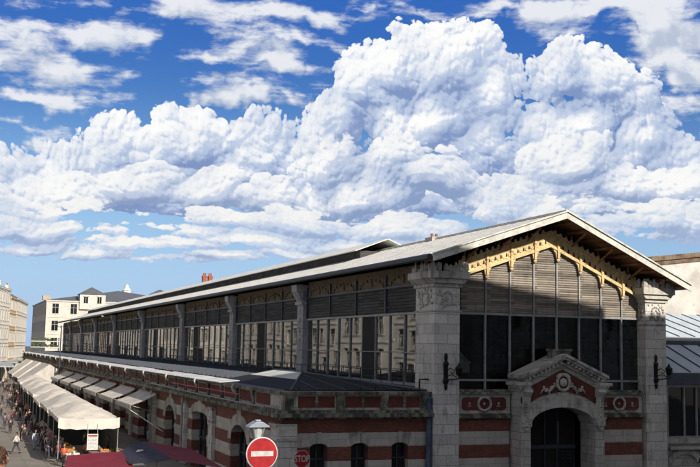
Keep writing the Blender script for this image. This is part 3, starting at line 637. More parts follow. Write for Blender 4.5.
# --- wall lanterns on the corner pillars (things of their own)
def wall_lantern(x,y,z,label):
    t=thing('wall_lantern',(x,y,z),label,'lantern',group='wall lanterns on the corner pillars')
    m=MB(); m.box(-.14,.14,-.05,0,-.7,.7); m.blob((0,-.06,.95),(.12,.07,.28),6); m.blob((0,-.06,-.85),(.12,.07,.25),6); m.blob((0,-.07,.55),(.2,.07,.16),6); m.blob((0,-.07,-.5),(.22,.07,.18),6)
    m.build('back_plate','black',t,False)
    m=MB(); m.tube([(0,-.05,-.45),(.3,-.35,-.42),(.62,-.6,-.35)],.045,6); m.tube([(0,-.05,.1),(.22,-.28,.28),(.42,-.45,.12),(.34,-.38,-.06),(.22,-.28,.02)],.035,6); m.tube([(.62,-.6,-.35),(.62,-.6,-.18)],.04,6)
    m.tube([(.0,-.05,-.25),(.3,-.3,-.12),(.55,-.52,-.28)],.03,6)
    m.build('scroll_arm','black',t,False)
    m=MB(); m.lathe((.62,-.6,-.18),[(.08,0),(.14,.02),(.23,.42),(.27,.44),(.27,.47),(.12,.62),(.06,.66),(.09,.7),(.03,.78),(.01,.86)],6)
    for k in range(6): a=2*PI*k/6; m.beam((.62+.14*COS(a),-.6+.14*SIN(a),-.16),(.62+.235*COS(a),-.6+.235*SIN(a),.26),.025)
    L=m.build('lantern_head','black',t,False)
    m=MB(); m.lathe((.62,-.6,-.15),[(.145,0),(.225,.39)],6); m.build('lantern_glass','gls',L,False)
    return t
wall_lantern(28.75,58.0,8.15,'black scrolled wall lantern on the left corner pillar of the gable')
wall_lantern(44.55,58.0,8.3,'black scrolled wall lantern on the right corner pillar of the gable')
# ------------------------------------------------------------------ left wing (brick and stone aisle)
WX=18.3; WYF=58.4
fw=[(20.1,21.2),(22.7,23.8),(25.35,26.45)]
m=MB(); arch_wall(m,'y',WYF,WYF+.9,WX+.9,27.9,0,5.32,[(a,b,1.4,3.7,.18) for a,b in fw])
wall=m.build('wing_front_wall','band',hall)
for a,b in fw:
    m=MB(); m.prism([(a-.02,3.72),(a+.25,3.87),((a+b)/2,3.92),(b-.25,3.87),(b+.02,3.72),(b+.16,4.49),(a-.16,4.49)],'y',WYF-.03,WYF-.001)
    m.box((a+b)/2-.14,(a+b)/2+.14,WYF-.07,WYF-.03,3.9,4.55); m.build('stone_lintel','trim',wall)
    m=MB(); m.box(a,b,WYF+.55,WYF+.58,1.4,4.0); w=m.build('wing_window','gl',hall)
    m=MB(); m.box(a,a+.07,WYF+.47,WYF+.54,1.4,3.9); m.box(b-.07,b,WYF+.47,WYF+.54,1.4,3.9); m.box((a+b)/2-.04,(a+b)/2+.04,WYF+.47,WYF+.54,1.4,3.9); m.box(a,b,WYF+.47,WYF+.54,2.9,2.97); m.build('window_frame','ironb',w)
# side wall with deep openings
SP=[58.4,75.0,84.4,98.2]; y=98.2
while y<285: y+=13.2; SP.append(y)
ops=[]; 
for i in range(len(SP)-1):
    c=(SP[i]+SP[i+1])/2+(1.2 if i==0 else 0); w=2.1 if i%2==0 else 2.6
    ops.append((c-w,c+w,0,3.2 if i%2==0 else 4.2,1.1 if i%2==0 else .22))
m=MB(); arch_wall(m,'x',WX,WX+.9,WYF,YB,0,5.32,ops); sw=m.build('wing_side_wall','band',hall)
for k,(a,b,z0,zs,ri) in enumerate(ops):
    m=MB(); arch_ring(m,'x',WX-.05,WX-.001,a,b,zs,ri,.75,9)
    for s,e in ((a-.5,a),(b,b+.5)):
        for q in range(3): zz=.75+q*1.652; m.box(WX-.045,WX-.001,s-(.25 if s<a else 0),e+(.25 if e>b else 0),zz+.0,zz+.42)
    m.build('stone_surround','trim',sw)
for k,(a,b,z0,zs,ri) in enumerate(ops):
    m=MB(); m.box(WX+.7,WX+.73,a,b,0,zs+ri); w=m.build('side_opening_door','gl',hall)
    m=MB()
    for t in (0.04,.33,.66,.96): y=a+(b-a)*t; m.box(WX+.6,WX+.68,y-.05,y+.05,0,zs+ri*.8)
    m.box(WX+.6,WX+.68,a,b,2.3,2.4); m.build('door_frame','ironb',w)
for k,y in enumerate(SP[:-1]):
    m=MB(); y0,y1=(y,y+1.3) if k==0 else (y-.55,y+.55)
    m.box(WX-.28,WX-.001,y0,y1,0,5.05); p=m.build('wing_pilaster','stone',hall,bevel=.02)
    m=MB(); m.box(WX-.38,WX-.001,y0-.1,y1+.1,4.85,5.05+.001); m.box(WX-.36,WX-.001,y0-.08,y1+.08,3.95,4.1); m.build('pilaster_capital','trim',p)
m=MB(); m.box(WX-.28,WX+.9,WYF-.28,WYF-.001,0,5.05); p=m.build('wing_pilaster','stone',hall,bevel=.02)
m=MB(); m.box(WX-.36,WX+.98,WYF-.38,WYF-.281,4.1,4.25); m.build('pilaster_capital','trim',p)
# cornice and parapet
m=MB(); m.box(WX-.2,27.9,WYF-.2,WYF+.6,5.321,5.45); m.box(WX-.55,27.95,WYF-.55,WYF+.6,5.45,5.68); m.box(WX-.35,27.95,WYF-.35,WYF+.6,5.68,5.85)
m.box(WX-.2,WX+.6,WYF+.601,YB,5.321,5.45); m.box(WX-.55,WX+.6,WYF+.601,YB,5.45,5.68); m.box(WX-.35,WX+.6,WYF+.601,YB,5.68,5.85)
m.build('cornice','ledge',hall)
m=MB(); m.box(WX+.05,27.9,WYF+.05,WYF+.5,5.851,6.75); m.box(WX+.05,WX+.5,WYF+.501,YB,5.851,6.75); par=m.build('parapet','trim',hall)
m=MB(); m.box(WX-.18,27.95,WYF-.18,WYF+.6,6.751,6.95); m.box(WX-.18,WX+.6,WYF+.601,YB,6.751,6.95); m.build('parapet_coping','ledge',par,bevel=.02)
for (a,b) in ((19.3,21.6),(22.3,24.55),(25.1,27.2)):
    m=MB(); m.box(a,b,WYF+.015,WYF+.048,6.0,6.66); rp=m.build('red_parapet_panel','redp',par)
    c=(a+b)/2; m=MB(); m.prism([(c-.05,6.0),(c+.05,6.0),(c+.1,6.12),(c+.05,6.2),(c+.14,6.33),(c+.05,6.46),(c+.1,6.54),(c+.05,6.66),(c-.05,6.66),(c-.1,6.54),(c-.05,6.46),(c-.14,6.33),(c-.05,6.2),(c-.1,6.12)],'y',WYF-.04,WYF+.012); m.blob((c,WYF-.05,6.33),(.09,.05,.09),6); m.build('baluster_boss','ledge',rp)
for c in (18.75,21.95,24.8,27.5):
    m=MB(); m.prism([(WYF+.045,5.86),(WYF+.045,6.74),(WYF-.16,6.74),(WYF-.16,6.5),(WYF-.05,6.1),(WYF-.14,5.86)],'x',c-.24,c+.24)
    m.build('parapet_corbel','ledge',par)
y=61.0
while y<YB-4:
    m=MB(); c=MB(); m.box(WX+.015,WX+.048,y,y+3.0,6.0,6.66)
    c.prism([(WX+.045,5.86),(WX+.045,6.74),(WX-.16,6.74),(WX-.16,6.5),(WX-.05,6.1),(WX-.14,5.86)],'y',y+3.3,y+3.8)
    y+=4.1
    m.build('red_side_panel','redp',par); c.build('side_corbel','ledge',par)
# roofs of the wing
m=MB(); m.quad((WX+1.6,76.5,7.1),(28.2,76.5,7.3),(28.2,YB,7.3),(WX+1.6,YB,7.1),.05); wr=m.build('wing_roof','wroof',hall)
m=MB(); y=77
while y<YB: m.beam((WX+1.7,y,7.2),(28.1,y,7.42),.16,.22); y+=1.6
m.build('glazing_bar','ironb',wr)
m=MB(); y=72.0; fl=None
while y<YB:
    y2=min(YB,y+random.uniform(5,12)); w_=random.uniform(.75,1.35); m=MB(); m.quad((WX-.42,y,6.98),(WX+w_,y,7.12),(WX+w_,y2-.3,7.12),(WX-.42,y2-.3,6.98),.04)
    q=m.build('edge_flashing','zincw',wr); fl=fl or q; y=y2
m=MB(); m.quad((WX-.1,60,6.96),(WX+1.7,60,7.0),(WX+1.7,YB,7.04),(WX-.1,YB,6.96),.02); m.build('gutter_floor','lead',wr)
y=68.0
while y<YB:
    m=MB(); m.tube([(WX-.45,y,7.0),(WX-.56,y,6.85),(WX-.5,y,6.6),(WX-.34,y,6.45)],.07 if y<100 else .09,6); m.build('gutter_clip','zincw',fl); y+=11.5
# hipped corner roof
A=(WX+.7,WYF+.6,7.0);B=(27.9,WYF+.6,7.0);P=(23.2,69.5,7.8);Q=(23.2,76.4,7.8);D=(WX+.7,76.4,7.0);E_=(28.2,76.4,7.05)
m=MB(); m.quad(A,B,P,P); m.add([A,B,P],[(0,1,2)]); m.v=m.v[4:]; m.f=[(0,1,2)]; m.mi=[0]
hr=m.build('hipped_wing_roof','wroof',hall)
hm=lambda p,q,t: tuple(Vector(p).lerp(Vector(q),t))
m=MB(); m.quad(A,hm(A,P,.55),hm(D,Q,.55),D,.03); m.build('lower_slope','wroof',hr)
m=MB(); m.quad(hm(A,P,.55),P,Q,hm(D,Q,.55),.03); m.build('pale_skylight',zinc('pale_glass_slope',(.62,.66,.62),1.2),hr)
m=MB(); m.quad(B,E_,Q,P,.03); m.build('right_slope','wroof',hr)
m=MB(); m.tube([A,P],.07,6); m.tube([B,P],.09,6); m.tube([P,Q],.08,6)
for t in (.2,.4,.6,.8): 
    p=Vector(A).lerp(Vector(B),t); q=Vector(P).lerp(Vector(A if t<.5 else B),.0+abs(t-.5)*1.6); m.beam(p+Vector((0,0,.03)),q+Vector((0,0,.03)),.05,.05)
m.build('hip_flashing','ironb',hr)
m=MB(); x=19.6
while x<27.6: m.box(x-.02,x+.02,59.3,59.34,6.95,7.2); x+=1.0
m.tube([(27.3,58.7,6.9),(27.3,58.7,7.7),(27.9,58.7,7.7)],.06,8)
m.build('vent_pipe','black',hall)
m=MB(); m.tube([(27.72,58.2,0),(27.72,58.2,6.3),(27.72,58.1,6.6)],.17,10); m.build('downpipe',plain('blue_stained_pipe',(.07,.10,.17),.6,.4,1.5,obj=False),hall)
m=MB(); m.tube([(WX-.5,84.0,0),(WX-.5,84.0,5.3)],.1,8); m.tube([(WX-.5,98,0),(WX-.5,98,5.3)],.1,8); m.tube([(WX-.65,60,5.95),(WX-.62,75,5.9),(WX-.65,98,5.95)],.04,6); m.build('side_downpipe','iron',hall)
m=MB(); m.tube([(WX-.62,66,6.42),(WX-.62,80,6.38),(WX-.62,88,6.36)],.035,6); tag(m.build('red_cable',plain('red_cable_sheath',(.45,.02,.02),.5,.1,2)),'thin red cable strung along the side parapet of the brick wing','cable')
# right wing with glazed slopes
m=MB(); m.box(45.46,57,58.6,59.4,0,3.5); rw=m.build('right_wing_wall','portal',hall)
m=MB(); m.box(45.46,57,58.35,59.3,3.501,3.85); m.box(45.9,56.6,58.2,58.6,3.1,3.3); m.build('right_wing_sill','trim',rw,bevel=.02)
m=MB(); 
for a in (46.2,48.7,51.2,53.7): arch_ring(m,'y',58.45,58.599,a,a+2.1,2.2,.6,.35,9)
m.build('blind_arch','trim',rw)
m=MB(); m.box(45.46,57,58.95,58.99,3.85,7.4); g=m.build('right_wing_window','gl',hall)
m=MB()
for x in (45.5,46.15,47.55,48.6,49.9,51.2,52.5,53.8,55.1,56.4): m.box(x-.05,x+.05,58.8,58.94,3.85,7.4)
m.box(45.46,57,58.75,58.93,7.3,7.5); m.box(45.46,57,58.75,58.93,3.86,3.97)
m.build('window_frame','iron',g)
m=MB(); m.box(45.46,57,58.5,59.2,7.5,8.25); m.build('right_wing_beam','ironb',hall)
gz=plain('sky_tinted_glazing',(.42,.49,.55),.3,.12,1.0,obj=False)  # pale blue of the reflected sky put into the base colour
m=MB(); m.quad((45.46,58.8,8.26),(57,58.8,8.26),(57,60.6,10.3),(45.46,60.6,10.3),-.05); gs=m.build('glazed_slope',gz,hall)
m=MB(); 
for k in range(-2,9): m.beam((45.5+k*1.5,60.6,10.38),(45.5+k*1.5+2.6,58.8,8.34),.09,.12)
m.beam((45.46,60.62,10.36),(57,60.62,10.36),.3,.3); m.build('glazing_bar','ironb',gs)
m=MB(); m.box(45.46,57,60.7,61.0,10.0,10.75); m.build('right_wing_beam','ironb',hall)
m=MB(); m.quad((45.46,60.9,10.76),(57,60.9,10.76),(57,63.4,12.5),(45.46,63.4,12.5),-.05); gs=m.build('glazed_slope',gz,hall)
m=MB(); 
for k in range(-3,9): m.beam((45.5+k*1.4,63.4,12.56),(45.5+k*1.4+3.4,60.9,10.84),.08,.1)
m.build('glazing_bar','ironb',gs)
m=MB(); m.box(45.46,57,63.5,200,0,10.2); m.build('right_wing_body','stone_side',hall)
# ------------------------------------------------------------------ ground, street
def gh(y): 
    pts=[(-80,7.9),(0,7.9),(13,6.45),(27,4.4),(45,1.75),(54,0.2),(56,0.0)]
    if y<=pts[0][0]: return pts[0][1]
    for (a,p),(b,q) in zip(pts,pts[1:]):
        if y<=b: return p+(q-p)*(y-a)/(b-a)
    return 0.0
ys=[-2500,-600,-200,-80,-40,0,6,13,20,27,36,45,50,54,56,60,80,120,200,400,900,3000]; xs=[-2500,-600,-150,-40,-10,10,40,100,400,2500]
m=MB(); vs=[(x,y,gh(y)-.004) for y in ys for x in xs]; n=len(xs)
m.add(vs,[(j*n+i,j*n+i+1,(j+1)*n+i+1,(j+1)*n+i) for j in range(len(ys)-1) for i in range(n-1)])
tag(m.build('ground',plain('worn_grey_asphalt',(.10,.095,.085),.95,.25,.6,obj=False)),kind='structure')
pv=ashlar('worn_street_slabs',(.30,.28,.245),1.6,.8,.35,.12,joint=.55,gcol=(.07,.065,.06))
# slabs are laid in plan: use x,y rather than x+y,z
nt=pv.node_tree
def paving():
    m=MT('street_slab_paving'); x,y,z=m.sep(m.pos()); V=m.xyz(y,x,0.0)
    b=m.new('ShaderNodeTexBrick'); m.put(b.inputs['Vector'],V); b.inputs['Scale'].default_value=1; b.inputs['Brick Width'].default_value=2.4; b.inputs['Row Height'].default_value=1.5
    b.inputs['Mortar Size'].default_value=.03; b.inputs['Color1'].default_value=(.22,.205,.18,1); b.inputs['Color2'].default_value=(.18,.168,.148,1); b.inputs['Mortar'].default_value=(.13,.12,.10,1)
    n=m.n3(V,.5,6,.65); C=m.mix(m.ramp(n,.4,.7,0,.6),b.outputs[0],(.14,.13,.12)); n2=m.n3(V,6,3,.6); C=m.mix(m.ramp(n2,.5,.8,0,.4),C,(.1,.09,.08))
    return m.fin(C,.85)
m=MB(); m.quad((-3.4,56.2,0),(18.0,56.2,0),(18.0,345,0),(-3.4,345,0)); tag(m.build('street_paving',paving()),kind='structure')
m=MB(); m.box(-3.4,1.2,57,300,-.01,.13); tag(m.build('pavement',plain('pale_kerb_stone',(.27,.26,.24),.9,.15,1,obj=False)),kind='structure')
# ------------------------------------------------------------------ houses
def wallmat(name,c):
    m=MT(name); u,z=uvw(m,False); n=m.n3(m.xyz(u,z,0.0),.5,5,.6); C=m.mix(m.ramp(n,.3,.7),sc3(c,.88),sc3(c,1.08)); C=grime(m,C,u,z,.35,sc3(c,.35),sx=1.2,lo=.52,hi=.8)
    return m.fin(C,.9)
shut=plain('pale_shutter_paint',(.45,.45,.43),.7,.15,2); frm=plain('white_window_joinery',(.6,.6,.57),.7,.1,2)
slate=plain('blue_grey_slate',(.10,.11,.13),.6,.25,.6); brickc=plain('orange_chimney_brick',(.33,.11,.06),.9,.3,2)
def house(loc,rz,W,D,H,floors,cols,wc,label,cat='house',group=None,name='town_house',roofh=3.0,chim=(.15,.85),roofm=None,hip=False,ground_open=True,shutters=True,cornice=.5,side_cols=0,wmax=1.3,wfr=.42):
    """local: x along the street front, y into the block, front face at y=0"""
    t=thing(name,loc,label,cat,rz,group)
    wm=wallmat('render_'+name,wc) if not isinstance(wc,bpy.types.Material) else wc
    fh=H/floors; s=W/cols; ww=min(wmax,s*wfr)
    m=MB()
    for f in range(floors):
        z0=f*fh; zb=z0+fh*(.22 if f else .0); zt_=z0+fh*.80
        m.box(0,W,0,.4,zt_,z0+fh)
        if f: m.box(0,W,0,.4,z0,zb)
        for c in range(cols+1):
            a=0 if c==0 else s*(c-.5)+ww/2; b=W if c==cols else s*(c+.5)-ww/2
            m.box(a,b,0,.4,zb,zt_)
    if side_cols:
        sd=D/side_cols
        for f in range(floors):
            z0=f*fh; zb=z0+fh*.22; zt_=z0+fh*.80
            m.box(0,.4,.401,D,zt_,z0+fh); m.box(0,.4,.401,D,z0,zb)
            for c in range(side_cols+1):
                a=.401 if c==0 else sd*(c-.5)+.65; b=D if c==side_cols else sd*(c+.5)-.65
                m.box(0,.4,a,b,zb,zt_)
        m.box(W-.4,W,.401,D,0,H)
    else: m.box(0,.4,.401,D,0,H); m.box(W-.4,W,.401,D,0,H)
    m.box(.4,W-.4,D-.4,D,0,H)
    w=m.build('wall',wm,t,False)
    m=MB(); m.box(-.25,W+.25,-.35,-.001,H-.35,H); m.box(-.15,W+.15,-.2,-.001,H-.6,H-.351)
    for f in range(1,floors): m.box(0,W,-.12,-.001,f*fh-.12,f*fh+.08)
    if side_cols: m.box(-.35,-.001,-.2,D,H-.35,H); 
    m.build('cornice',wm,w,False)
    wins=[]
    for f in range(floors):
        for c in range(cols):
            x=s*(c+.5); zb=f*fh+fh*(.22 if f else .02); zt_=f*fh+fh*.80
            if f<=1 and not [q for q in wins if q[0]==min(f,1)] or True:
                key=(min(f,1))
                src=next((q[1] for q in wins if q[0]==key),None)
            if src is None:
                m=MB(); m.box(-ww/2,ww/2,.26,.3,0,zt_-zb); g=m.build('window','gl',t,False); g.location=(x,0,zb)
                m=MB(); m.box(-.04,.04,.18,.255,0,zt_-zb); m.box(-ww/2,ww/2,.18,.255,(zt_-zb)*.62,(zt_-zb)*.62+.08); m.box(-ww/2-.15,-ww/2,-.06,.2,-.1,zt_-zb+.15); m.box(ww/2,ww/2+.15,-.06,.2,-.1,zt_-zb+.15); m.box(-ww/2-.25,ww/2+.25,-.12,.2,zt_-zb,zt_-zb+.2); m.box(-ww/2-.2,ww/2+.2,-.15,.2,-.15,0)
                fo=m.build('window_frame',frm,g,False)
                if shutters and f:
                    m=MB(); m.box(-ww/2-.62,-ww/2-.12,-.1,-.02,0,zt_-zb); m.box(ww/2+.12,ww/2+.62,-.1,-.02,0,zt_-zb); m.build('shutter',shut,g,False)
                wins.append((key,g))
            else:
                g=copy_tree(src,t); g.location=(x,0,zb)
    if side_cols:
        for f in range(floors):
            for c in range(side_cols):
                yy=D/side_cols*(c+.5); g=copy_tree(wins[-1][1],t); g.rotation_euler=(0,0,PI/2*-1); g.location=(0,yy,f*fh+fh*.22)
    rm=roofm or slate
    m=MB()
    if hip:
        k=min(D,W)*.42; A=[(-.4,-.4,H),(W+.4,-.4,H),(W+.4,D+.4,H),(-.4,D+.4,H)]; r0=(k if W>D else W/2, D/2 if W>D else k, H+roofh); r1=(W-k if W>D else W/2, D/2 if W>D else D-k, H+roofh)
        if W>D: m.add(A+[r0,r1],[(0,1,5,4),(1,2,5),(2,3,4,5),(3,0,4),(3,2,1,0)])
        else: m.add(A+[r0,r1],[(0,1,4),(1,2,5,4),(2,3,5),(3,0,4,5),(3,2,1,0)])
    else: m.prism([(-.4,H),(D/2,H+roofh),(D+.4,H)],'x',-.05,W+.05)
    rf=m.build('roof',rm,t,False)
    for c in chim:
        m=MB(); x=W*c; m.box(x-.9,x+.9,D*.5-.5,D*.5+.5,H+.3*roofh,H+roofh+1.8); m.box(x-1,x+1,D*.5-.6,D*.5+.6,H+roofh+1.8,H+roofh+2.0)
        ch=m.build('chimney',wm,rf,False)
        m=MB()
        for k in range(4): m.cyl(x-.66+.44*k,D*.5,H+roofh+2.0,H+roofh+2.6,.15,8)
        m.build('chimney_pot',brickc,ch,False)
    return t
CR=(.62,.56,.44)
# row on the near left side of the street: it stands outside the frame and shows mirrored in the hall windows
yy=88.0
rowd=[(27,15.5,3,6,(.78,.76,.68)),(22,17.5,4,4,(.72,.69,.62)),(30,16,3,6,(.80,.77,.70)),(25,18.5,4,6,(.70,.68,.62)),(28,16.5,3,7,(.78,.74,.66)),(16,17.5,4,4,(.74,.72,.66))]
names=['broad cream town house mirrored in the nearest hall windows','cream town house of five window columns mirrored in the hall glass','long pale limestone house mirrored in the middle hall windows','tall six windowed stone house mirrored beyond the long pale one','warm cream house of seven window columns mirrored in the far hall windows','narrow pale house closing the row mirrored in the far hall windows']
for (L,H,F,c,wc),lb in zip(rowd,names):
    house((-3.5,yy,0),PI/2,L,11,H,F,c,wc,lb,group='cream houses mirrored in the hall windows',shutters=False,wmax=2.2,wfr=.5); yy+=L+.05
# visible row where the street bends: fronts face the camera, running away to the right
def row_house(p0,p1,D,H,floors,cols,wc,label,**k):
    d=Vector(p1)-Vector(p0); return house((p0[0],p0[1],0),math.atan2(d.y,d.x),d.length,D,H,floors,cols,wc,label,**k)
row_house((-3.0,237),(7.9,262),12,24.5,5,7,(.70,.67,.60),'cream stone house at the left picture edge nearest the camera',roofh=2.5,chim=(.6,.8))
row_house((8.0,262.2),(14.0,291),12,23.6,5,8,(.74,.71,.65),'pale ornate house with twin chimneys at the left end of the street',roofh=2.2,chim=(.85,))
row_house((14.1,291.2),(16.6,307),12,21.8,5,5,(.62,.47,.28),'narrow orange yellow house between two cream ones in the far row',roofh=2.,chim=(.5,))
row_house((16.7,307.2),(21.9,345),12,22.0,5,9,(.74,.69,.58),'light yellow stone house at the far end of the left row',roofh=3.4,chim=(.2,.85))
# large public building across the end of the street
big=house((32.2,400,0),0,60,70,25.6,4,9,(.60,.58,.53),'large cream public building with hipped slate roof beyond the hall end','building',name='public_building',roofh=5.6,chim=(),hip=True,shutters=False,side_cols=12,wmax=2.3,wfr=.5)
m=MB(); m.box(12.0,21.5,-.9,6,22.5,28.2); b=m.build('central_bay',wallmat('render_public_bay',(.62,.60,.55)),big,False)
m=MB(); m.add([(11.6,-1.2,28.2),(21.9,-1.2,28.2),(21.9,7,28.2),(11.6,7,28.2),(16.7,3.5,31.2)],[(0,1,4),(1,2,4),(2,3,4),(3,0,4),(3,2,1,0)]); m.build('bay_roof',slate,b,False)
for x in (14.2,19.2):
    m=MB(); m.box(x-.8,x+.8,-.98,-.9,24.8,27.3); w=m.build('window','gl',b,False); m=MB(); m.box(x-1,x-.8,-1.05,-.9,24.6,27.5); m.box(x+.8,x+1,-1.05,-.9,24.6,27.5); m.box(x-1,x+1,-1.05,-.9,27.3,27.6); m.box(x-.04,x+.04,-1.04,-.98,24.8,27.3); m.build('window_frame',frm,w,False)
m=MB(); m.box(-1.2,1.5,2,5,25.6,27.3); m.build('chimney',wallmat('render_stack',(.45,.38,.30)),big,False)
# planted terrace bridging the street end
t=thing('terrace',(24,330,0),'green planted terrace on posts at the end of the street','terrace')
m=MB(); m.box(22.5,31,330,334,9.9,10.2); m.box(22.5,31,330,334,8.1,8.4); m.build('deck',plain('pale_terrace_concrete',(.45,.47,.42),.8,.15,1),t)
m=MB(); 
for x in (22.7,26.7,30.8): m.box(x-.15,x+.15,330.1,330.4,0,11.2)
m.box(22.5,31,330.1,330.15,11.1,11.2); m.build('post','ironb',t)
m=MB()
for k in range(120): m.blob((random.uniform(22.6,30.9),random.uniform(330.2,332),random.choice((8.4,8.7,9.0,10.3,10.5))+random.random()*.3),random.uniform(.12,.32),4,.35)
m.build('planting',plain('terrace_foliage',(.07,.10,.035),.8,.5,2),t)
# houses that only show above the hall roof
house((47,226,0),0,30,14,20.5,5,8,(.5,.45,.38),'house whose twin brick chimneys stand above the hall ridge',name='town_house',roofh=1.0,chim=())
t=[o for o in COL.objects if o.get('label','').startswith('house whose twin')][0]
for x in (5.3,6.6):
    m=MB(); m.box(x-.45,x+.45,1.2,2.4,20,25.3); m.box(x-.5,x+.5,1.15,2.45,24.9,25.1); c=m.build('chimney',brickc,t,False)
    m=MB(); 
    for k in range(2): m.cyl(x-.2+.4*k,1.8,25.3,25.9,.16,8)
    m.build('chimney_pot',brickc,c,False)
house((74.5,430,0),0,13.5,16,29.0,6,5,(.5,.47,.42),'distant house with steep blue slate roof right of the spire',name='town_house',roofh=4.0,chim=(),hip=True)
t=thing('church_tower',(69.4,450,0),'small pale church tower with pointed cap above the hall roof','church tower')
m=MB(); m.box(67.4,71.8,448.2,451.8,0,30.6); w=m.build('tower','trim',t); m=MB(); m.box(66.9,72.3,447.8,452.2,30.6,31.1); m.lathe((69.4,450,30.3),[(2.0,.8),(2.0,2.4),(2.3,2.5),(1.2,3.4),(1.0,4.2),(.1,5.4)],8); m.build('spire','zincw',w)
m=MB()
for x in (68.6,70.2): m.box(x-.4,x+.4,448.1,448.199,25.5,28.6)
m.build('belfry_opening','dark',w)
# plastered gable building behind the right of the hall
t=thing('plastered_building',(56,80,0),'tall blank plastered building with brown tile coping behind the hall on the right','building')
def plaster():
    m=MT('stained_cream_plaster'); u,z=uvw(m); V=m.xyz(u,z,0.0)
    n=m.n3(V,.28,6,.62); n2=m.n3(m.v('ADD',V,(9,4,0)),.5,4,.6)
    C=m.mix(m.ramp(n,.38,.66),(.64,.63,.61),(.42,.41,.40)); C=m.mix(m.ramp(n2,.58,.64,0,.7),C,(.66,.65,.63)); 
    C=m.mix(m.ramp(m.n3(V,1.1,5,.7),.62,.68,0,.5),C,(.2,.17,.14)); return m.fin(C,.9)
m=MB(); m.prism([(50,0),(82,0),(82,19.3),(68,19.1),(60,18.1),(50,16.3)],'y',80,80.6); m.box(50,50.6,80.6,100,0,15.4); m.box(81.4,82,80.6,100,0,18); w=m.build('wall',plaster(),t)
m=MB()
P_=[(50,16.3),(60,18.1),(68,19.1),(82,19.3)]
for (a,z0),(b,z1) in zip(P_,P_[1:]): m.prism([(a,z0+.001),(b,z1+.001),(b,z1+.45),(a,z0+.45)],'y',79.75,80.8); m.prism([(a,z0-.42),(b,z1-.42),(b,z1),(a,z0)],'y',79.9,79.999)
def tiles():
    m=MT('old_brown_coping_tiles'); x,y,z=m.sep(m.pos()); f=m.m('FRACT',m.m('DIVIDE',x,.32)); n=m.n3(m.pos(),1.2,4,.6)
    C=m.mix(m.ramp(n,.35,.65),(.10,.06,.04),(.22,.17,.12)); C=m.mix(m.ramp(f,.0,.15,.7,0),C,(.03,.02,.015)); return m.fin(C,.9)
m.build('coping',tiles(),w)
m=MB(); m.quad((50,80.6,15.5),(82,80.6,18.2),(82,100,16),(50,100,14),.2); m.build('roof',slate,t)
# castle keep behind the camera: its shadow falls across the front of the hall
keep=thing('stone_keep',(38,10,0),'massive stone keep behind the viewpoint whose shadow covers the front of the hall','castle keep')
tE,tA=math.tan(math.radians(SUN_EL)),math.radians(SUN_AZ); KY=20.0
def kp(x,z): return (x+(58.6-KY)*math.tan(tA), z+(58.6-KY)/COS(tA)*tE)     # where the keep's skyline stands for its shadow edge to fall as seen
m=MB(); m.prism([(kp(16,0)[0],2),(75,2),(75,kp(0,11.85)[1]),kp(41.1,11.85),kp(41.1,12.7),kp(28,14.85),kp(16,14.95)],'y',-8,KY)
for x in (kp(16,0)[0],38,51,64,73.8): m.box(x,x+1.2,KY+.001,KY+1.2,2,22)
w=m.build('wall','stone',keep)
m=MB()
for x in (32,45,57,69):
    for z in (12,19,26): m.box(x-.3,x+.3,KY+.001,KY+.05,z,z+2.2)
m.build('slit_window','dark',w)
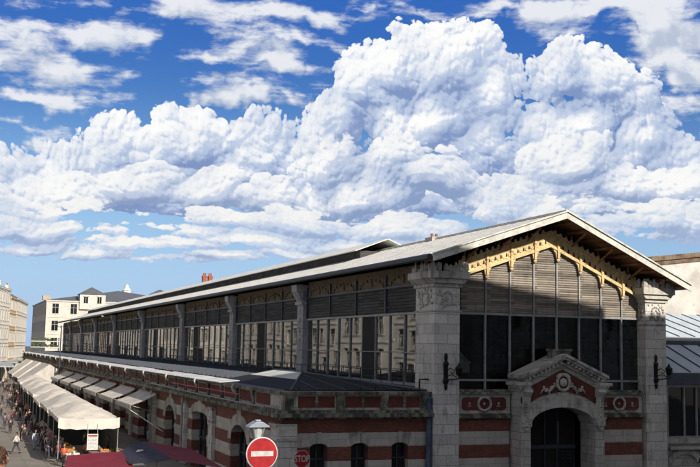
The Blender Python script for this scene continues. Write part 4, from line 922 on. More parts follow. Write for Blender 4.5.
# ------------------------------------------------------------------ market canopies
def legs(m,pts,z1,r=.035):
    for x,y in pts: m.tube([(x,y,0),(x,y,z1)],r,6)
def cx(y): # left and right edge of the canopy row
    return 8.2+(y-85)*.024, 13.0+(y-85)*.022
lab=['nearest cream market canopy with deep front valance','second cream canopy from the front of the peaked row','third cream canopy from the front of the peaked row','fourth cream canopy from the front of the peaked row','fifth cream canopy from the front of the peaked row','sixth cream canopy from the front of the peaked row','farthest cream canopy of the peaked row, beside the striped ones']
Y=[85,99,113,127,141,155,168,181]
for i in range(7):
    a,b=Y[i],Y[i+1]-1.1; (l0,r0),(l1,r1)=cx(a),cx(b); ze=3.35+(.32,.2,-.05,.2,0,-.1,.1)[i]; N=12; K=10
    t=thing('market_canopy',((l0+r0)/2,a,0),lab[i],'canopy',group='cream canopies over the street stalls')
    zp=ze+.95+.1*(i%3); random.seed(40+i); m=MB(); vs=[]
    yr=[(q/N) for q in range(N+1)]; ph=random.random()*6
    for q in range(N+1):
        y=a+(b-a)*q/N; l,r=cx(y)
        for k in range(K+1):
            u=k/K; v=q/N
            hx=1-abs(2*u-1); hy=min(1,min(v,1-v)*3.4); rise=min(hx*1.25,hy); 
            z=ze+(zp-ze)*rise**1.15-.10*SIN(PI*u)*abs(SIN(v*PI*3+ph))-.05*random.random()-.06*abs(SIN(u*PI*4))*(1-hy)
            if k in(0,K): z=ze-.12*abs(SIN(v*PI*5))
            vs.append((l+(r-l)*u,y,z))
    w=K+1; fs=[(q*w+k,q*w+k+1,(q+1)*w+k+1,(q+1)*w+k) for q in range(N) for k in range(K)]
    m.add(vs,fs); top=m.build('canopy_top','cream' if i%2==0 else 'cream2',t,smooth=True)
    m=MB(); d=.8 if i==0 else .4
    for k in range(K):
        A,B=vs[k],vs[k+1]; s0,s1=.03*SIN(k*2.1),.03*SIN((k+1)*2.1)
        m.quad((A[0],A[1]-.02,A[2]),(B[0],B[1]-.02,B[2]),(B[0],B[1]-.06+s1,B[2]-d-.05*((k+1)%2)),(A[0],A[1]-.06+s0,A[2]-d-.05*(k%2)))
    for q in range(N):
        for k in (0,K):
            A,B=vs[q*w+k],vs[(q+1)*w+k]; m.quad(A,B,(B[0],B[1],B[2]-.3-.04*((q+1)%2)),(A[0],A[1],A[2]-.3-.04*(q%2)))
    m.build('valance','cream' if i%2==0 else 'cream2',t,smooth=True)
    m=MB(); m.quad((l1+.3,b-.15,.3),(r1-.1,b-.15,.3),(r1-.1,b-.15,ze),(l1+.3,b-.15,ze),.02); m.quad((r0-.15,a+.2,.3),(r1-.15,b-.2,.3),(r1-.15,b-.2,ze),(r0-.15,a+.2,ze),.02)
    m.build('darkening_sheet',canvas('dark_green_sheet',(.03,.04,.035),.02) if i==0 else bpy.data.materials['dark_green_sheet'],t)  # dark cloth added to make the stall interiors darker
    m=MB(); legs(m,[(l0+.1,a+.1),(r0-.1,a+.1),(l1+.1,b-.1),(r1-.1,b-.1),((l0+l1)/2+.1,(a+b)/2)],ze-.1)
    m.beam((l0+.1,a+.1,ze-.75),(l0+.9,a+.1,ze-.1),.04); m.beam((l0+.1,a+.15,ze-.1),(r0-.1,a+.15,ze-.1),.05); m.build('pole_frame','iron',t)
random.seed(11)
# steep striped canopies behind
for i,(a,b) in enumerate(((183,199),(204,219),(225,243))):
    t=thing('lean_canopy',(14,a,0),['nearest of the three steep pale canopies at the far end of the stalls','middle one of the three steep pale canopies at the far end','farthest of the three steep pale canopies at the far end'][i],'canopy',group='steep pale canopies')
    m=MB(); N=8
    for k in range(N):
        y0=a+(b-a)*k/N; y1=a+(b-a)*(k+1)/N; h=.25*(k%2)
        m.quad((11.6+i*.2,y0,2.9),(11.6+i*.2,y1,2.9),(15.8,y1,5.9),(15.8,y0,5.9),.03)
    m.quad((15.8,a,5.9),(15.8,b,5.9),(17.9,b,4.6),(17.9,a,4.6),.03)
    m.add([(11.6+i*.2,a,2.9),(15.8,a,5.9),(17.9,a,4.6),(17.9,a,3.0),(13,a,2.6)],[(0,1,2,3,4)])
    m.build('canopy_top','cream2' if i==0 else 'cream',t)
    m=MB(); legs(m,[(12,a+.2),(12,b-.2),(17.6,a+.2)],3); m.tube([(15.8,a+.3,0),(15.8,a+.3,5.8)],.04,6); m.build('pole_frame','iron',t)
# far flat grey canopies at the left
for i,(x0,x1,a,b,z) in enumerate(((6,14.6,262,285,4.4),(11,18,288,322,4.9),(3,9,225,240,3.6))):
    t=thing('flat_canopy',(x0,a,0),['blue grey flat canopy at the far left of the market','blue grey flat canopy under the yellow house front','small grey canopy nearest the camera among the far flat ones'][i],'canopy',group='far flat grey canopies')
    m=MB(); m.quad((x0,a,z-.5),(x1,a,z-.5),(x1,b,z),(x0,b,z),.08); m.box(x0,x1,a-.05,a,z-.85,z-.5); m.build('canopy_top','greyc',t)
    m=MB(); legs(m,[(x0+.2,a+.2),(x1-.2,a+.2),(x0+.2,b-.2),(x1-.2,b-.2)],z-.5,.06); m.build('pole_frame','iron',t)
# red and navy canopies in front
def sag(m,a,b,c,d,s,N=14):
    a,b,c,d=map(Vector,(a,b,c,d)); vs=[]
    for i in range(N+1):
        for j in range(N+1):
            u,v=i/N,j/N; p=a.lerp(b,u).lerp(d.lerp(c,u),v); w=SIN(PI*u)*SIN(PI*v)
            p.z+=-s*w+(.025*SIN(9*u+4*v)+.02*SIN(17*v-5*u))*min(1,4*w) if s else 0
            vs.append(p)
    w=N+1; m.add(vs,[(i*w+j,i*w+j+1,(i+1)*w+j+1,(i+1)*w+j) for i in range(N) for j in range(N)])
t=thing('red_canopy',(7,58,0),'flat wine red canopy at the bottom edge left of the navy one','canopy')
m=MB(); sag(m,(6.2,59.5,2.55),(10.0,58.0,2.55),(10.3,66.2,2.85),(6.9,65.4,2.75),.22)
for (p,q) in (((6.2,59.5,2.55),(6.9,65.4,2.75)),((6.9,65.4,2.75),(10.3,66.2,2.85))): m.quad(p,q,(q[0],q[1],q[2]-.3),(p[0],p[1],p[2]-.3))
m.build('canopy_top','wine',t)
m=MB(); legs(m,[(6.5,59.8),(9.8,58.4),(10,65.9),(7,65.2)],2.6); m.build('pole_frame','iron',t)
t=thing('two_tone_canopy',(12,60,0),'navy and wine red pitched canopy with a small white emblem, below the brick wing','canopy')
m=MB(); A=(9.9,60.5,2.7);B=(10.4,67.6,2.75);C_=(12.3,69.6,3.15);D_=(12.0,58.9,3.1);E2=(15.4,69.0,2.65);F2=(14.9,58.2,2.6)
m.quad(A,D_,C_,B,.02); n_=m.build('navy_slope','navy',t)
m=MB(); sag(m,D_,F2,E2,C_,.16); m.quad(C_,E2,(15.4,69,2.35),(12.3,69.6,2.85)); m.build('wine_slope','wine',t)
m=MB(); nrm=(Vector(D_)-Vector(A)).cross(Vector(B)-Vector(A)).normalized(); nrm=nrm if nrm.z>0 else -nrm
def onq(u,v): 
    p=Vector(A).lerp(Vector(D_),u); q=Vector(B).lerp(Vector(C_),u); return p.lerp(q,v)+nrm*.03
def mark(pts): m.add([onq(u,v) for u,v in pts]+[onq(u,v)+nrm*.01 for u,v in pts],[tuple(range(len(pts))),tuple(range(2*len(pts)-1,len(pts)-1,-1))])
mark([(.42,.60),(.66,.60),(.62,.64),(.55,.65),(.54,.70),(.50,.65),(.44,.64)]); mark([(.46,.57),(.63,.57),(.63,.585),(.46,.585)])
m.build('white_emblem',plain('white_print',(.7,.7,.7),.7,.05,2),n_)
m=MB(); legs(m,[(10.1,60.8),(10.6,67.3),(15.1,68.6),(14.7,58.6)],2.65); m.tube([(12.15,64,0),(12.15,64,3.05)],.03,6); m.build('pole_frame','iron',t)
# sun awnings on the wing wall
AW=[(96.5,105.8),(108.2,118.4),(121.2,133.0),(136,147.6),(151,162.6),(166,178)]
al=['nearest cream awning on the brick wing','second nearest cream awning on the brick wing','third awning from the near end of the wing','fourth awning from the near end of the wing','fifth awning from the near end of the wing','farthest cream awning on the wing wall']
for i,(a,b) in enumerate(AW):
    t=thing('wall_awning',(18.0,a,0),al[i],'awning',group='cream awnings along the brick wing')
    m=MB(); N=10; vs=[]
    for k in range(N+1):
        y=a+(b-a)*k/N
        for q in range(5): u=q/4; vs.append((17.98-2.35*u,y+u*-.3,4.95-.98*u-.09*SIN(PI*u)+.02*(k%2)))
    m.add(vs,[(k*5+q,k*5+q+1,(k+1)*5+q+1,(k+1)*5+q) for k in range(N) for q in range(4)])
    tp=m.build('awning_cloth','cream' if i%2 else 'cream2',t,smooth=True)
    m=MB()
    for k in range(N*2):
        y0=a-.3+(b-a)*k/(2*N); y1=a-.3+(b-a)*(k+1)/(2*N); x=15.62
        m.prism([(y0,3.98),(y1,3.98),(y1,3.68),((y0*3+y1)/4*1,3.58),((y0+y1)/2,3.55),((y0+y1*3)/4,3.58),(y0,3.68)] if False else [(y0,3.98),(y1,3.98),(y1,3.66),((y0+y1)/2,3.52),(y0,3.66)],'x',x-.01,x+.01)
    m.build('valance','cream2',tp)
    m=MB(); m.tube([(15.68,a-.3,3.98),(15.68,b-.3,3.98)],.045,6); m.tube([(17.98,a+.3,3.3),(15.7,a,3.95)],.035,6); m.tube([(17.98,b-.6,3.3),(15.7,b-.6,3.95)],.035,6); m.tube([(17.98,a,5.0),(17.98,b,5.0)],.06,8); m.build('folding_arm','iron',t)
m=MB(); m.tube([(15.6,97,3.6),(17.95,92.5,1.9)],.04,6); tag(m.build('awning_pole','zincw'),'slanting white pole propped below the nearest awning','pole')
# slim lamp post beside the wing
t=thing('lamp_post',(17.2,181,0),'slim dark lamp post standing beside the far part of the wing','lamp post')
m=MB(); m.tube([(17.2,181,0),(17.2,181,1),(17.2,181,12.3)],[.16,.13,.09],8); m.build('post','ironb',t)
m=MB(); m.tube([(17.2,181,12.3),(17.2,181,12.5)],[.2,.14],10); m.tube([(17.2,181,12.2),(16.6,181,12.35)],.05,6); m.build('lamp_head','ironb',t)
# ------------------------------------------------------------------ stalls under the canopies
colr={'orange':(.65,.2,.03),'green':(.10,.22,.04),'red':(.42,.03,.02),'yellow':(.6,.42,.06),'brown':(.16,.08,.04),'white':(.6,.6,.58),'purple':(.12,.03,.12),'pink':(.55,.22,.26),'blue':(.06,.12,.35)}
PC_={k:plain('goods_'+k,v,.7,.3,6) for k,v in colr.items()}
wood=plain('pale_crate_wood',(.32,.2,.1),.85,.3,4)
def stall_table(x,y,rz,label,cloth,goods):
    t=thing('stall_table',(x,y,0),label,'market stall',rz,'trestle tables under the canopies')
    m=MB(); m.box(-.55,.55,-1.6,1.6,.76,.8); m.build('table_top',wood,t,False)
    m=MB()
    for sx in(-.45,.45):
        for sy in (-1.4,1.4): m.beam((sx,sy,0),(sx*.8,sy,.76),.05)
    m.build('trestle_leg','iron',t,False)
    m=MB(); m.box(-.57,-.555,-1.62,1.62,.2,.82); m.box(-.57,.57,-1.635,-1.62,.25,.82); m.build('table_skirt',cloth,t,False)
    for k,g in enumerate(goods):
        c=thing('produce_crate',(x+COS(rz)*-.05-SIN(rz)*(-1.2+.8*k),y+SIN(rz)*-.05+COS(rz)*(-1.2+.8*k),.8),'wooden crate of %s goods on the %s'%(g,label.split(' with')[0]),'crate',rz,'produce crates on the stall tables')
        m=MB(); m.box(-.28,.28,-.36,-.34,0,.16); m.box(-.28,.28,.34,.36,0,.16); m.box(-.3,-.28,-.36,.36,0,.16); m.box(.28,.3,-.36,.36,0,.16); m.box(-.28,.28,-.34,.34,.0,.03); m.build('crate_box',wood,c,False)
        m=MB()
        for q in range(26): m.blob((random.uniform(-.23,.23),random.uniform(-.3,.3),.1+random.random()*.1),random.uniform(.05,.08),4)
        m.build('produce',PC_[g],c,False,smooth=True)
stall_table(9.5,87.5,0,'front trestle table under the nearest canopy with a white skirt',PC_['white'],['orange','green','red','yellow'])
stall_table(9.6,92.2,0,'second trestle table from the front with a blue skirt',PC_['blue'],['red','yellow','green'])
stall_table(9.8,103.5,0,'trestle table under the second canopy with a white skirt',PC_['white'],['brown','orange','purple'])
stall_table(10.0,116,0,'trestle table under the third canopy with a pink skirt',PC_['pink'],['green','white'])
stall_table(12.5,86.6,PI/2,'trestle table facing the camera under the front valance',PC_['purple'],['brown','green','orange'])
# garment racks
def rack(x,y,L,cols,label):
    t=thing('garment_rack',(x,y,0),label,'clothes rack',0,'clothes racks along the canopy edge')
    m=MB(); m.tube([(0,0,0),(0,0,1.75)],.025,6); m.tube([(0,L,0),(0,L,1.75)],.025,6); m.tube([(0,0,1.75),(0,L,1.75)],.02,6); m.beam((-.3,0,.03),(.3,0,.03),.04); m.beam((-.3,L,.03),(.3,L,.03),.04); m.build('rail_frame','iron',t,False)
    n=int(L/.32)
    for k in range(n):
        c=cols[k%len(cols)]; yy=.2+k*.32; h=random.uniform(.75,1.15)
        g=thing('hanging_garment',(x,y+yy,1.7),'%s garment hanging %s on the rack %s'%(c,['first','second','third','fourth','fifth','sixth','seventh','eighth','ninth','tenth'][min(k,9)],label.split('rack ')[1]),'garment',group='garments on the racks')
        m=MB(); m.prism([(-.26,-.12),(-.08,0),(.08,0),(.26,-.12),(.36,-.42),(.26,-.46),(.2,-.3),(.24,-h),(-.24,-h),(-.2,-.3),(-.26,-.46),(-.36,-.42)],'y',-.05,.05); m.build('garment_cloth',PC_[c],g,False,bevel=.02)
        m=MB(); m.tube([(0,0,-.02),(0,0,.06)],.01,5); m.build('hanger','iron',g,False)
rack(8.75,96.5,2.6,['pink','white','red','purple','blue'],'clothes rack beside the second canopy opening')
rack(8.95,107,2.6,['white','blue','pink','brown'],'clothes rack farther along beside the third canopy')
# price board
t=thing('price_board',(11.0,84.7,0),'white notice board with red heading hung below the front valance','sign')
m=MB(); m.box(10.45,11.3,84.66,84.7,1.15,2.4); b=m.build('board',PC_['white'],t); m=MB(); m.beam((10.5,84.72,2.4),(10.5,84.9,3.2),.03); m.beam((11.25,84.72,2.4),(11.25,84.9,3.2),.03); m.beam((10.3,84.9,2.75),(11.45,84.9,2.75),.04); m.build('hanger','iron',t)
m=MB(); m.box(10.52,11.23,84.64,84.659,2.2,2.32); m.build('red_heading',PC_['red'],b)
m=MB(); z=2.08; 
while z>1.25:
    x=10.54
    while x<11.15: w_=random.uniform(.05,.16); m.box(x,min(x+w_,11.2),84.645,84.659,z,z+.025); x+=w_+.04
    z-=.11
m.build('small_lines',plain('grey_blue_print',(.2,.24,.34),.7,.1,3),b)
# ------------------------------------------------------------------ road signs and street lamp
def sign_pole(t,x,y,z0,z1): 
    m=MB(); m.tube([(x,y+.07,z0),(x,y+.07,z1)],.038,10); m.build('sign_pole','iron',t)
redr=plain('sign_red',(.33,.008,.014),.4,.3,5); whr=plain('sign_white',(.5,.5,.5),.45,.2,6)  # lowered values put some of the signs' shade and grime into the colour
x,y,z=7.64,26.0,6.77
t=thing('no_entry_sign',(x,y,gh(y)),'round red no entry sign with white bar in front of the wing','road sign')
sign_pole(t,x,y,gh(y)-.1,z+.35)
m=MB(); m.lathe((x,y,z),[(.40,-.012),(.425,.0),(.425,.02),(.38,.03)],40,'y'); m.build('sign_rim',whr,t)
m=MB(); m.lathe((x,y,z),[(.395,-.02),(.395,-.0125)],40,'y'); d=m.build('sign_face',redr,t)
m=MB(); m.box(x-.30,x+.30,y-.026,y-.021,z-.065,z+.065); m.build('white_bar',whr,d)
m=MB(); m.box(x-.1,x+.1,y+.02,y+.06,z+.1,z+.14); m.box(x-.1,x+.1,y+.02,y+.06,z-.14,z-.1); m.build('bracket','iron',t)
x,y,z=15.11,45.0,4.5
t=thing('stop_sign',(x,y,gh(y)),'red octagonal sign reading STOP beside the brick wing corner','road sign')
sign_pole(t,x,y,gh(y)-.1,z+.35)
R8=.41
def octo(r): return [(x+r*COS(PI/8+PI/4*k),z+r*SIN(PI/8+PI/4*k)) for k in range(8)]
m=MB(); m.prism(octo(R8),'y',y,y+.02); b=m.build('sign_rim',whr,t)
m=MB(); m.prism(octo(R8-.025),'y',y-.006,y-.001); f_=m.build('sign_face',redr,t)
cu=bpy.data.curves.new('stop_text','FONT'); cu.body='STOP'; cu.size=.335; cu.align_x='CENTER'; cu.align_y='CENTER'; cu.extrude=.002; cu.offset=.006; cu.space_character=1.02
to=bpy.data.objects.new('tmp',cu); COL.objects.link(to); dg=bpy.context.evaluated_depsgraph_get(); me=bpy.data.meshes.new_from_object(to.evaluated_get(dg)); bpy.data.objects.remove(to)
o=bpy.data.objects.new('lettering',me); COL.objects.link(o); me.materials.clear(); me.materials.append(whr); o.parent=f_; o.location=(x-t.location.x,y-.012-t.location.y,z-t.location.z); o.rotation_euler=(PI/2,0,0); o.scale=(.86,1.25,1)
x,y=8.66,30.0
t=thing('street_lamp',(x,y,gh(y)),'pale blue grey street lamp head rising just behind the no entry sign','street lamp')
m=MB(); m.tube([(x,y,gh(y)-.1),(x,y,6.7)],.05,10); m.build('post','iron',t)
m=MB(); m.prism([(x-.34,7.13),(x+.34,7.13),(x+.28,7.19),(x+.1,7.3),(x-.1,7.3),(x-.28,7.19)],'y',y-.22,y+.22); m.box(x-.08,x+.08,y-.08,y+.08,7.3,7.35); hd=m.build('lamp_hood',plain('pale_blue_lamp_paint',(.25,.31,.37),.45,.12,3),t,bevel=.015)
m=MB(); m.lathe((x,y,6.7),[(.05,0),(.11,.03),(.16,.42),(.16,.43)],10); m.build('lamp_glass',plain('frosted_lamp_glass',(.45,.48,.5),.25,.1,3),t,smooth=False)
m=MB(); 
for k in range(4): a=PI/4+PI/2*k; m.beam((x+.1*COS(a),y+.1*SIN(a),6.72),(x+.24*COS(a),y+.24*SIN(a),7.14),.025)
m.build('lamp_cage','iron',t)
# ------------------------------------------------------------------ people
def skin_mesh(name,verts,edges,rad,sub=1,root=0):
    me=bpy.data.meshes.new(name); me.from_pydata(verts,edges,[]); o=bpy.data.objects.new(name,me); COL.objects.link(o)
    md=o.modifiers.new('s','SKIN'); 
    for i,r in enumerate(rad):
        sv=me.skin_vertices[0].data[i]; sv.radius=(r if isinstance(r,tuple) else (r,r)); sv.use_root=(i==root)
    md.use_smooth_shade=True; s=o.modifiers.new('u','SUBSURF'); s.levels=sub; s.render_levels=sub
    dg=bpy.context.evaluated_depsgraph_get(); r=bpy.data.meshes.new_from_object(o.evaluated_get(dg)); bpy.data.objects.remove(o); r.name=name
    r.polygons.foreach_set('use_smooth',[True]*len(r.polygons)); return r
def pose(stride=.0,arm=.2,bend=.1,carry=False,lean=0.0):
    """joint positions of a 1.72 m person facing -y"""
    J={}; J['pel']=(0,0,.93); J['bel']=(0,-lean*.1,1.08); J['che']=(0,-lean*.3,1.27); J['nk']=(0,-lean*.45,1.45); J['hd0']=(0,-.015-lean*.5,1.52)
    for s,n in ((1,'l'),(-1,'r')):
        f=stride*s
        J['hip'+n]=(.09*s,0,.88); J['kn'+n]=(.10*s,-f*.22-.02,.49); J['an'+n]=(.10*s,-f*.42+(.05 if f<0 else 0),.09+(.05 if f<0 else 0)); J['to'+n]=(.115*s,-f*.42-.15,.04)
        J['sh'+n]=(.19*s,-lean*.4,1.40); a=-arm*s*(1 if stride>=0 else -1)
        J['el'+n]=(.245*s,a*.35-lean*.4+.02,1.13)
        J['wr'+n]=(.25*s,(a*.55 if not carry else -.22)-lean*.4-bend*.4,.89 if not carry else 1.08)
        J['ha'+n]=(.25*s,J['wr'+n][1]-.03,J['wr'+n][2]-.08)
    return J
def make_person_meshes(key,J):
    names=['pel','bel','che','nk','hd0']; V=[];R=[];E=[];ix={}
    def A(n,r,p=None,pos=None):
        ix[n]=len(V); V.append(pos or J[n]); R.append(r)
        if p is not None: E.append((ix[p],ix[n]))
    A('pel',(.15,.11)); A('bel',(.135,.1),'pel'); A('che',(.16,.11),'bel'); A('nk',(.055,.055),'che'); A('hd0',(.05,.055),'nk')
    for n in 'lr':
        s=1 if n=='l' else -1
        A('hip'+n,.085,'pel'); A('kn'+n,.055,'hip'+n); A('an'+n,.035,'kn'+n); A('to'+n,(.04,.03),'an'+n)
        A('sh'+n,.06,'che'); A('el'+n,.04,'sh'+n); A('wr'+n,.026,'el'+n); A('ha'+n,(.034,.016),'wr'+n)
        hx,hy,hz=J['ha'+n]
        for k,(dy,L,r) in enumerate(((-.030,.075,.008),(-.011,.085,.009),(.009,.08,.008),(.028,.065,.007))):
            a='f%d%s'%(k,n); A(a,.009,'ha'+n,(hx,hy+dy,hz-.05)); A(a+'b',r,a,(hx-s*.012,hy+dy-.006,hz-.05-L*.5)); A(a+'c',r*.85,a+'b',(hx-s*.03,hy+dy-.012,hz-.05-L))
        A('t'+n,.010,'wr'+n,(hx-s*.012,hy-.045,hz+.0)); A('tt'+n,.008,'t'+n,(hx-s*.03,hy-.062,hz-.04))
    body=skin_mesh(key+'_body',V,E,R,1)
    # the head, shaped: skull, jaw, nose, ears
    hx,hy,hz=J['hd0']; b=MB()
    n=12; rows=14
    base=len(b.v); vs=[]; fs=[]
    for i in range(rows+1):
        t=PI*i/rows; z=COS(t)
        for k in range(n*2):
            a=2*PI*k/(n*2); rx=.076*SIN(t); ry=.096*SIN(t)
            if z<-.1: rx*=1-.28*(-z-.1); 
            X=rx*COS(a); Yv=ry*SIN(a)+.005*z; Z=.118*z
            fr=max(0,-SIN(a))
            if fr>.95 and -.45<z<.15: Yv-=.028*(1-abs((z+.22)/.3))if abs(z+.22)<.3 else 0
            if fr>.85 and -.1<z<.28 and abs(COS(a))>.25: Yv+=.008
            if abs(COS(a))>.96 and -.3<z<.2: X*=1.14
            vs.append((hx+X,hy-.02+Yv,hz+.105+Z))
    for i in range(rows): fs+=[(i*24+k,i*24+(k+1)%24,(i+1)*24+(k+1)%24,(i+1)*24+k) for k in range(24)]
    bm=bmesh.new(); bm.from_mesh(body); c=[bm.verts.new(v) for v in vs]
    for f in fs:
        try: bm.faces.new([c[i] for i in f]).smooth=True
        except ValueError: pass
    bmesh.ops.remove_doubles(bm,verts=c,dist=.0005); bmesh.ops.recalc_face_normals(bm,faces=bm.faces); bm.to_mesh(body); bm.free()
    # clothes as fitted shells
    def shell(nm,chain,radii,edges,root=0): return skin_mesh(key+nm,[J[c] if isinstance(c,str) else c for c in chain],edges,radii,1,root)
    lo=lambda p,q,t: tuple(Vector(J[p]).lerp(Vector(J[q]),t))
    top=shell('_top',['bel','pel','che',lo('che','nk',.55),'shl','ell','shr','elr',lo('ell','wrl',.75),lo('elr','wrr',.75)],[(.155,.12),(.175,.135),(.18,.13),(.085,.075),.078,.057,.078,.057,.042,.042],[(0,1),(0,2),(2,3),(2,4),(4,5),(2,6),(6,7),(5,8),(7,9)])
    leg=shell('_leg',['pel','hipl','knl',lo('knl','anl',.92),'hipr','knr',lo('knr','anr',.92)],[(.165,.125),.105,.072,.055,.105,.072,.055],[(0,1),(1,2),(2,3),(0,4),(4,5),(5,6)])
    sb=MB()
    for q in 'lr':
        ax_,ay,az=J['an'+q]; sb.blob((ax_,ay-.07,az-.045),(.052,.145,.05),6)
    sh=bpy.data.meshes.new(key+'_shoe'); sh.from_pydata(sb.v,[],sb.f)
    h=MB(); h.blob((hx,hy+.0,hz+.14),(.088,.102,.105),8); hb=[v for v in h.v]
    hm=bpy.data.meshes.new(key+'_hair'); bm=bmesh.new(); vv=[bm.verts.new(v) for v in hb]
    for f in h.f: bm.faces.new([vv[i] for i in f]).smooth=True
    bmesh.ops.delete(bm,geom=[v for v in bm.verts if (v.co.y<hy-.045 and v.co.z<hz+.175) or v.co.z<hz+.06],context='VERTS'); bm.to_mesh(hm); bm.free()
    h2=MB(); h2.blob((hx,hy+.01,hz+.11),(.094,.105,.14),8); hl=bpy.data.meshes.new(key+'_longhair'); bm=bmesh.new(); vv=[bm.verts.new(v) for v in h2.v]
    for f in h2.f: bm.faces.new([vv[i] for i in f]).smooth=True
    bmesh.ops.delete(bm,geom=[v for v in bm.verts if (v.co.y<hy-.035 and v.co.z<hz+.175)],context='VERTS'); bm.to_mesh(hl); bm.free()
    return dict(body=body,top=top,leg=leg,shoes=sh,hair=hm,long=hl)
POSES={'walk':make_person_meshes('walk',pose(.75,.35,.25)),'stand':make_person_meshes('stand',pose(.06,.05,.15)),'carry':make_person_meshes('carry',pose(.35,.1,.5,True)),'stride':make_person_meshes('stride',pose(-.6,.3,.2))}
CM={}
def cm(c):
    if c not in CM: CM[c]=plain('cloth_%d'%len(CM),c,.85,.18,5)
    return CM[c]
SK=plain('skin_tone',(.42,.22,.15),.6,.08,4); HC={'brown':(.05,.025,.014),'dark':(.015,.012,.01),'grey':(.3,.29,.28),'blond':(.3,.18,.08)}
NP={}
def person(x,y,rz,ps,top,leg,hair,label,group='shoppers walking in the market street',z=0.0,long=False,sc=1.0,group_on=True):
    t=thing('person',(x,y,z),label,'person',rz,group); t.scale=(sc,sc,sc)
    P_=POSES[ps]
    def part(nm,me,mat):
        k=(me.name,mat.name)
        if k not in NP: q=me.copy(); q.materials.clear(); q.materials.append(mat); NP[k]=q
        o=bpy.data.objects.new(nm,NP[k]); COL.objects.link(o); o.parent=t; return o
    part('body',P_['body'],SK); part('top',P_['top'],cm(top)); part('trousers',P_['leg'],cm(leg)); part('shoes',P_['shoes'],cm((.02,.018,.016))); part('hair',P_['long' if long else 'hair'],cm(HC[hair]))
    return t
W=PI
person(8.38,99.7,.2,'walk',(.62,.60,.56),(.30,.22,.15),'brown','person in pale cream top and tan shorts walking toward the camera')
person(7.5,97.6,-.1,'stride',(.38,.46,.60),(.35,.42,.55),'dark','person in light blue clothes walking on the left of the cream one')
person(6.9,106.5,W,'walk',(.03,.035,.05),(.03,.03,.04),'dark','person all in black walking away behind the blue clothed one')
person(5.95,121,W+.1,'stride',(.07,.08,.14),(.05,.05,.07),'dark','person in navy top striding along near the left picture edge',long=True)
person(7.5,133,.3,'walk',(.05,.05,.05),(.02,.02,.03),'brown','person in dark coat in the middle distance left of the canopies')
person(8.6,83.4,W*.9,'carry',(.60,.10,.04),(.02,.02,.025),'blond','person in orange red top with back turned below the front canopy corner')
person(9.15,82.2,W*.6,'stand',(.62,.62,.60),(.10,.10,.12),'grey','person in white shirt bending beside the orange red top',sc=.93)
person(10.6,86.0,W,'carry',(.68,.16,.04),(.05,.05,.06),'dark','stall keeper in bright orange vest behind the front table',sc=1.0)
person(8.3,92.5,.8,'stand',(.14,.18,.30),(.05,.05,.08),'dark','person in blue and pink patterned dress at the canopy edge',long=True)
person(8.9,90.0,-1.3,'stand',(.30,.36,.46),(.04,.05,.08),'grey','person in pale blue shirt facing the stall table')
person(8.2,95.5,1.2,'carry',(.03,.03,.03),(.03,.03,.03),'dark','person in black looking at the clothes rack')
person(9.5,141,.1,'walk',(.5,.3,.22),(.04,.04,.06),'brown','person in salmon top among the far left shoppers')
person(8.5,146,.4,'stand',(.04,.04,.05),(.03,.03,.03),'dark','person in black beside the salmon top far down the street')
person(9.1,152,W,'stride',(.4,.38,.34),(.05,.06,.1),'grey','person in beige jacket walking away far down the street')
person(10.2,168,.0,'walk',(.55,.12,.08),(.04,.04,.05),'dark','person in red top near the last peaked canopy',long=True)
person(8.9,172,.3,'stand',(.12,.14,.2),(.04,.04,.05),'brown','person in slate blue top near the last peaked canopy')
person(11.0,186,W,'stride',(.55,.53,.5),(.06,.06,.08),'dark','person in off white top at the low edge of the steep canopies')
person(10.1,192,.2,'walk',(.05,.05,.06),(.04,.04,.05),'grey','person in black coat left of the steep canopies')
person(11.9,215,.0,'stand',(.35,.2,.25),(.04,.04,.06),'dark','person in mauve top beyond the steep canopies',long=True)
person(9.8,224,W,'stand',(.06,.08,.15),(.03,.03,.04),'brown','person in navy coat far off by the small grey canopy')
person(11.0,240,.1,'walk',(.5,.5,.48),(.05,.05,.06),'grey','person in white top far off before the flat grey canopies')
person(12.3,252,.4,'stand',(.3,.06,.05),(.03,.03,.04),'dark','person in dark red far off before the flat grey canopies')
for k,(x,y) in enumerate(((11.5,95),(12.3,99.5),(11.2,110),(12.0,121),(11.0,88.6),(12.9,90.2))):
    c=[(.05,.05,.05),(.2,.05,.05),(.06,.09,.07),(.3,.3,.28),(.04,.05,.1),(.12,.09,.07)][k]
    nm=['black','dark red','dark green','light grey','dark blue','brown'][k]
    person(x,y,random.uniform(0,6),random.choice(['stand','carry']),c,(.03,.03,.035),'dark','person in %s standing in the shade under the cream canopies'%nm,'shoppers in the shade under the canopies')
random.seed(5)
cols=[('black',(.02,.02,.025)),('charcoal',(.06,.06,.065)),('navy',(.03,.04,.09)),('maroon',(.16,.03,.04)),('olive',(.08,.09,.05)),('white',(.6,.6,.58)),('pink',(.5,.25,.28)),('denim blue',(.12,.17,.28))]
for k in range(52):
    y=(94+k*3.6 if k<34 else 86.5+(k-34)*1.5)+random.uniform(-1,1); l=8.55+(y-85)*.022; x=l+random.uniform(-1.5,.6) if k%3 or k>=34 else l-random.uniform(1.5,3.6); n,c=cols[random.choice((0,0,0,1,1,1,2,2,2,3,4,4,5,6,7))]
    person(x,y,random.uniform(0,6.28),random.choice(list(POSES)),c,random.choice(((.02,.02,.03),(.05,.05,.07),(.10,.09,.08))),random.choice(('dark','dark','brown','grey')),'person in %s top in the crowd along the shaded edge of the peaked canopies'%n,'crowd in %s tops along the canopy edge'%n,long=random.random()<.35,sc=random.uniform(.92,1.05))
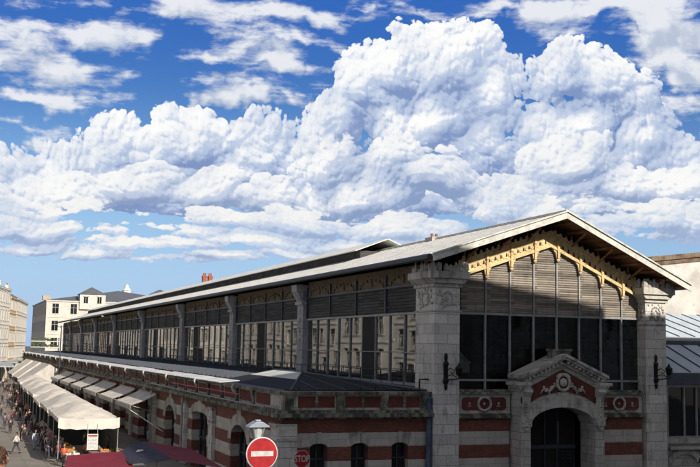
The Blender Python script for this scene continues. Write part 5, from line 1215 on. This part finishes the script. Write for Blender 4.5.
# onlooker close to the camera, at the left edge, seen from behind his left
hx_,hy_=.585,13.0
t=thing('person',(hx_,hy_,gh(13)),'brown haired person in white collar close to the camera at the left edge','person',2.2)
t.scale=(1.0,1.0,1.03)
P_=POSES['stand']
def fp(nm,me,mat):
    q=me.copy(); q.materials.clear(); q.materials.append(mat); o=bpy.data.objects.new(nm,q); COL.objects.link(o); o.parent=t; return o
fp('body',P_['body'],SK); fp('shirt',P_['top'],cm((.62,.60,.56))); fp('trousers',P_['leg'],cm((.03,.03,.05))); fp('shoes',P_['shoes'],cm((.02,.018,.016)))
m=MB(); jx=pose(.06,.05,.15)['hd0']
vs=[];fs=[]; N1,N2=16,28
for i in range(N1+1):
    th=PI*i/N1*.66
    for k in range(N2):
        a=2*PI*k/N2; j=1+.015*SIN(a*9+i*1.3)+random.uniform(-.008,.008)
        vs.append((jx[0]+.092*SIN(th)*COS(a)*j,jx[1]+.005+.108*SIN(th)*SIN(a)*j,jx[2]+.115+.132*COS(th)*j))
for i in range(N1):
    for k in range(N2):
        a=2*PI*(k+.5)/N2
        if SIN(a)<-.35 and i>N1*.55: continue
        if abs(COS(a))>.9 and i>N1*.8: continue
        fs.append((i*N2+k,i*N2+(k+1)%N2,(i+1)*N2+(k+1)%N2,(i+1)*N2+k))
m.add(vs,fs); 
for k in range(420):   # locks of hair lying along the skull
    a=random.uniform(0,2*PI); th=random.uniform(.05,1.75)
    if SIN(a)<-.35 and th>1.15: continue
    p=[]
    for q in range(4):
        tt=th+.13*q; aa=a+.1*q; r=1.03+.03*SIN(q)
        p.append((jx[0]+.092*SIN(tt)*COS(aa)*r,jx[1]+.005+.108*SIN(tt)*SIN(aa)*r,jx[2]+.115+.132*COS(tt)*r))
    m.tube(p,[.003,.004,.003,.001],4)
def hairmat():
    mm=MT('combed_brown_hair'); n=mm.n3(mm.v('MULTIPLY',mm.obj(),(60,60,8)),1.,4,.6); C=mm.mix(n,(.02,.009,.005),(.11,.05,.025)); return mm.fin(C,.45)
m.build('hair',hairmat(),t,False,smooth=True)
m=MB()
for s in (-1,1): m.blob((jx[0]+s*.082,jx[1]+.0,jx[2]+.095),(.012,.02,.034),6)
m.build('ear',SK,t,False,smooth=True)
m=MB()
for s in (-1,1): m.blob((jx[0]+s*.03,jx[1]-.102,jx[2]+.115),(.014,.01,.008),5)
m.build('eye',PC_['white'],t,False,smooth=True)
m=MB(); m.lathe((jx[0],jx[1]+.01,jx[2]-.09),[(.10,-.02),(.075,.03),(.068,.05)],16); m.build('collar',cm((.62,.60,.56)),t,False)
# ------------------------------------------------------------------ camera, sun, sky
cam=bpy.data.cameras.new('camera'); co=bpy.data.objects.new('camera',cam); COL.objects.link(co); SC.camera=co
yaw,pitch,roll=[math.radians(q) for q in (20.957,6.407,1.093)]
f=Vector((SIN(yaw)*COS(pitch),COS(yaw)*COS(pitch),SIN(pitch))); r=Vector((COS(yaw),-SIN(yaw),0)); u=r.cross(f)
r2=r*COS(roll)+u*SIN(roll); u2=-r*SIN(roll)+u*COS(roll)
Mx=Matrix((r2,u2,-f)).transposed().to_4x4(); Mx.translation=Vector((0,0,9.5)); co.matrix_world=Mx
cam.sensor_width=36; cam.lens=36*1027.37/700; cam.clip_end=6000; cam.clip_start=.1
el,az=math.radians(SUN_EL),math.radians(SUN_AZ)
S=Vector((SIN(az)*COS(el),-COS(az)*COS(el),SIN(el)))
L=bpy.data.lights.new('sun','SUN'); L.energy=5.0; L.angle=math.radians(.5); L.color=(1.0,.89,.76)
lo=bpy.data.objects.new('sun',L); COL.objects.link(lo); lo.rotation_euler=S.to_track_quat('Z','Y').to_euler()
build_world(SUN_EL,180-SUN_AZ,.1)
SC.view_settings.view_transform='Standard'; SC.view_settings.look='None'; SC.view_settings.gamma=1; SC.view_settings.use_curve_mapping=False; SC.view_settings.exposure=EXPO
SC.cycles.max_bounces=6; SC.cycles.diffuse_bounces=3; SC.cycles.glossy_bounces=3; SC.cycles.transparent_max_bounces=6; SC.cycles.use_adaptive_sampling=True; SC.cycles.adaptive_threshold=.03; SC.cycles.adaptive_min_samples=10
SC.cycles.use_denoising=True
SC.render.film_transparent=False
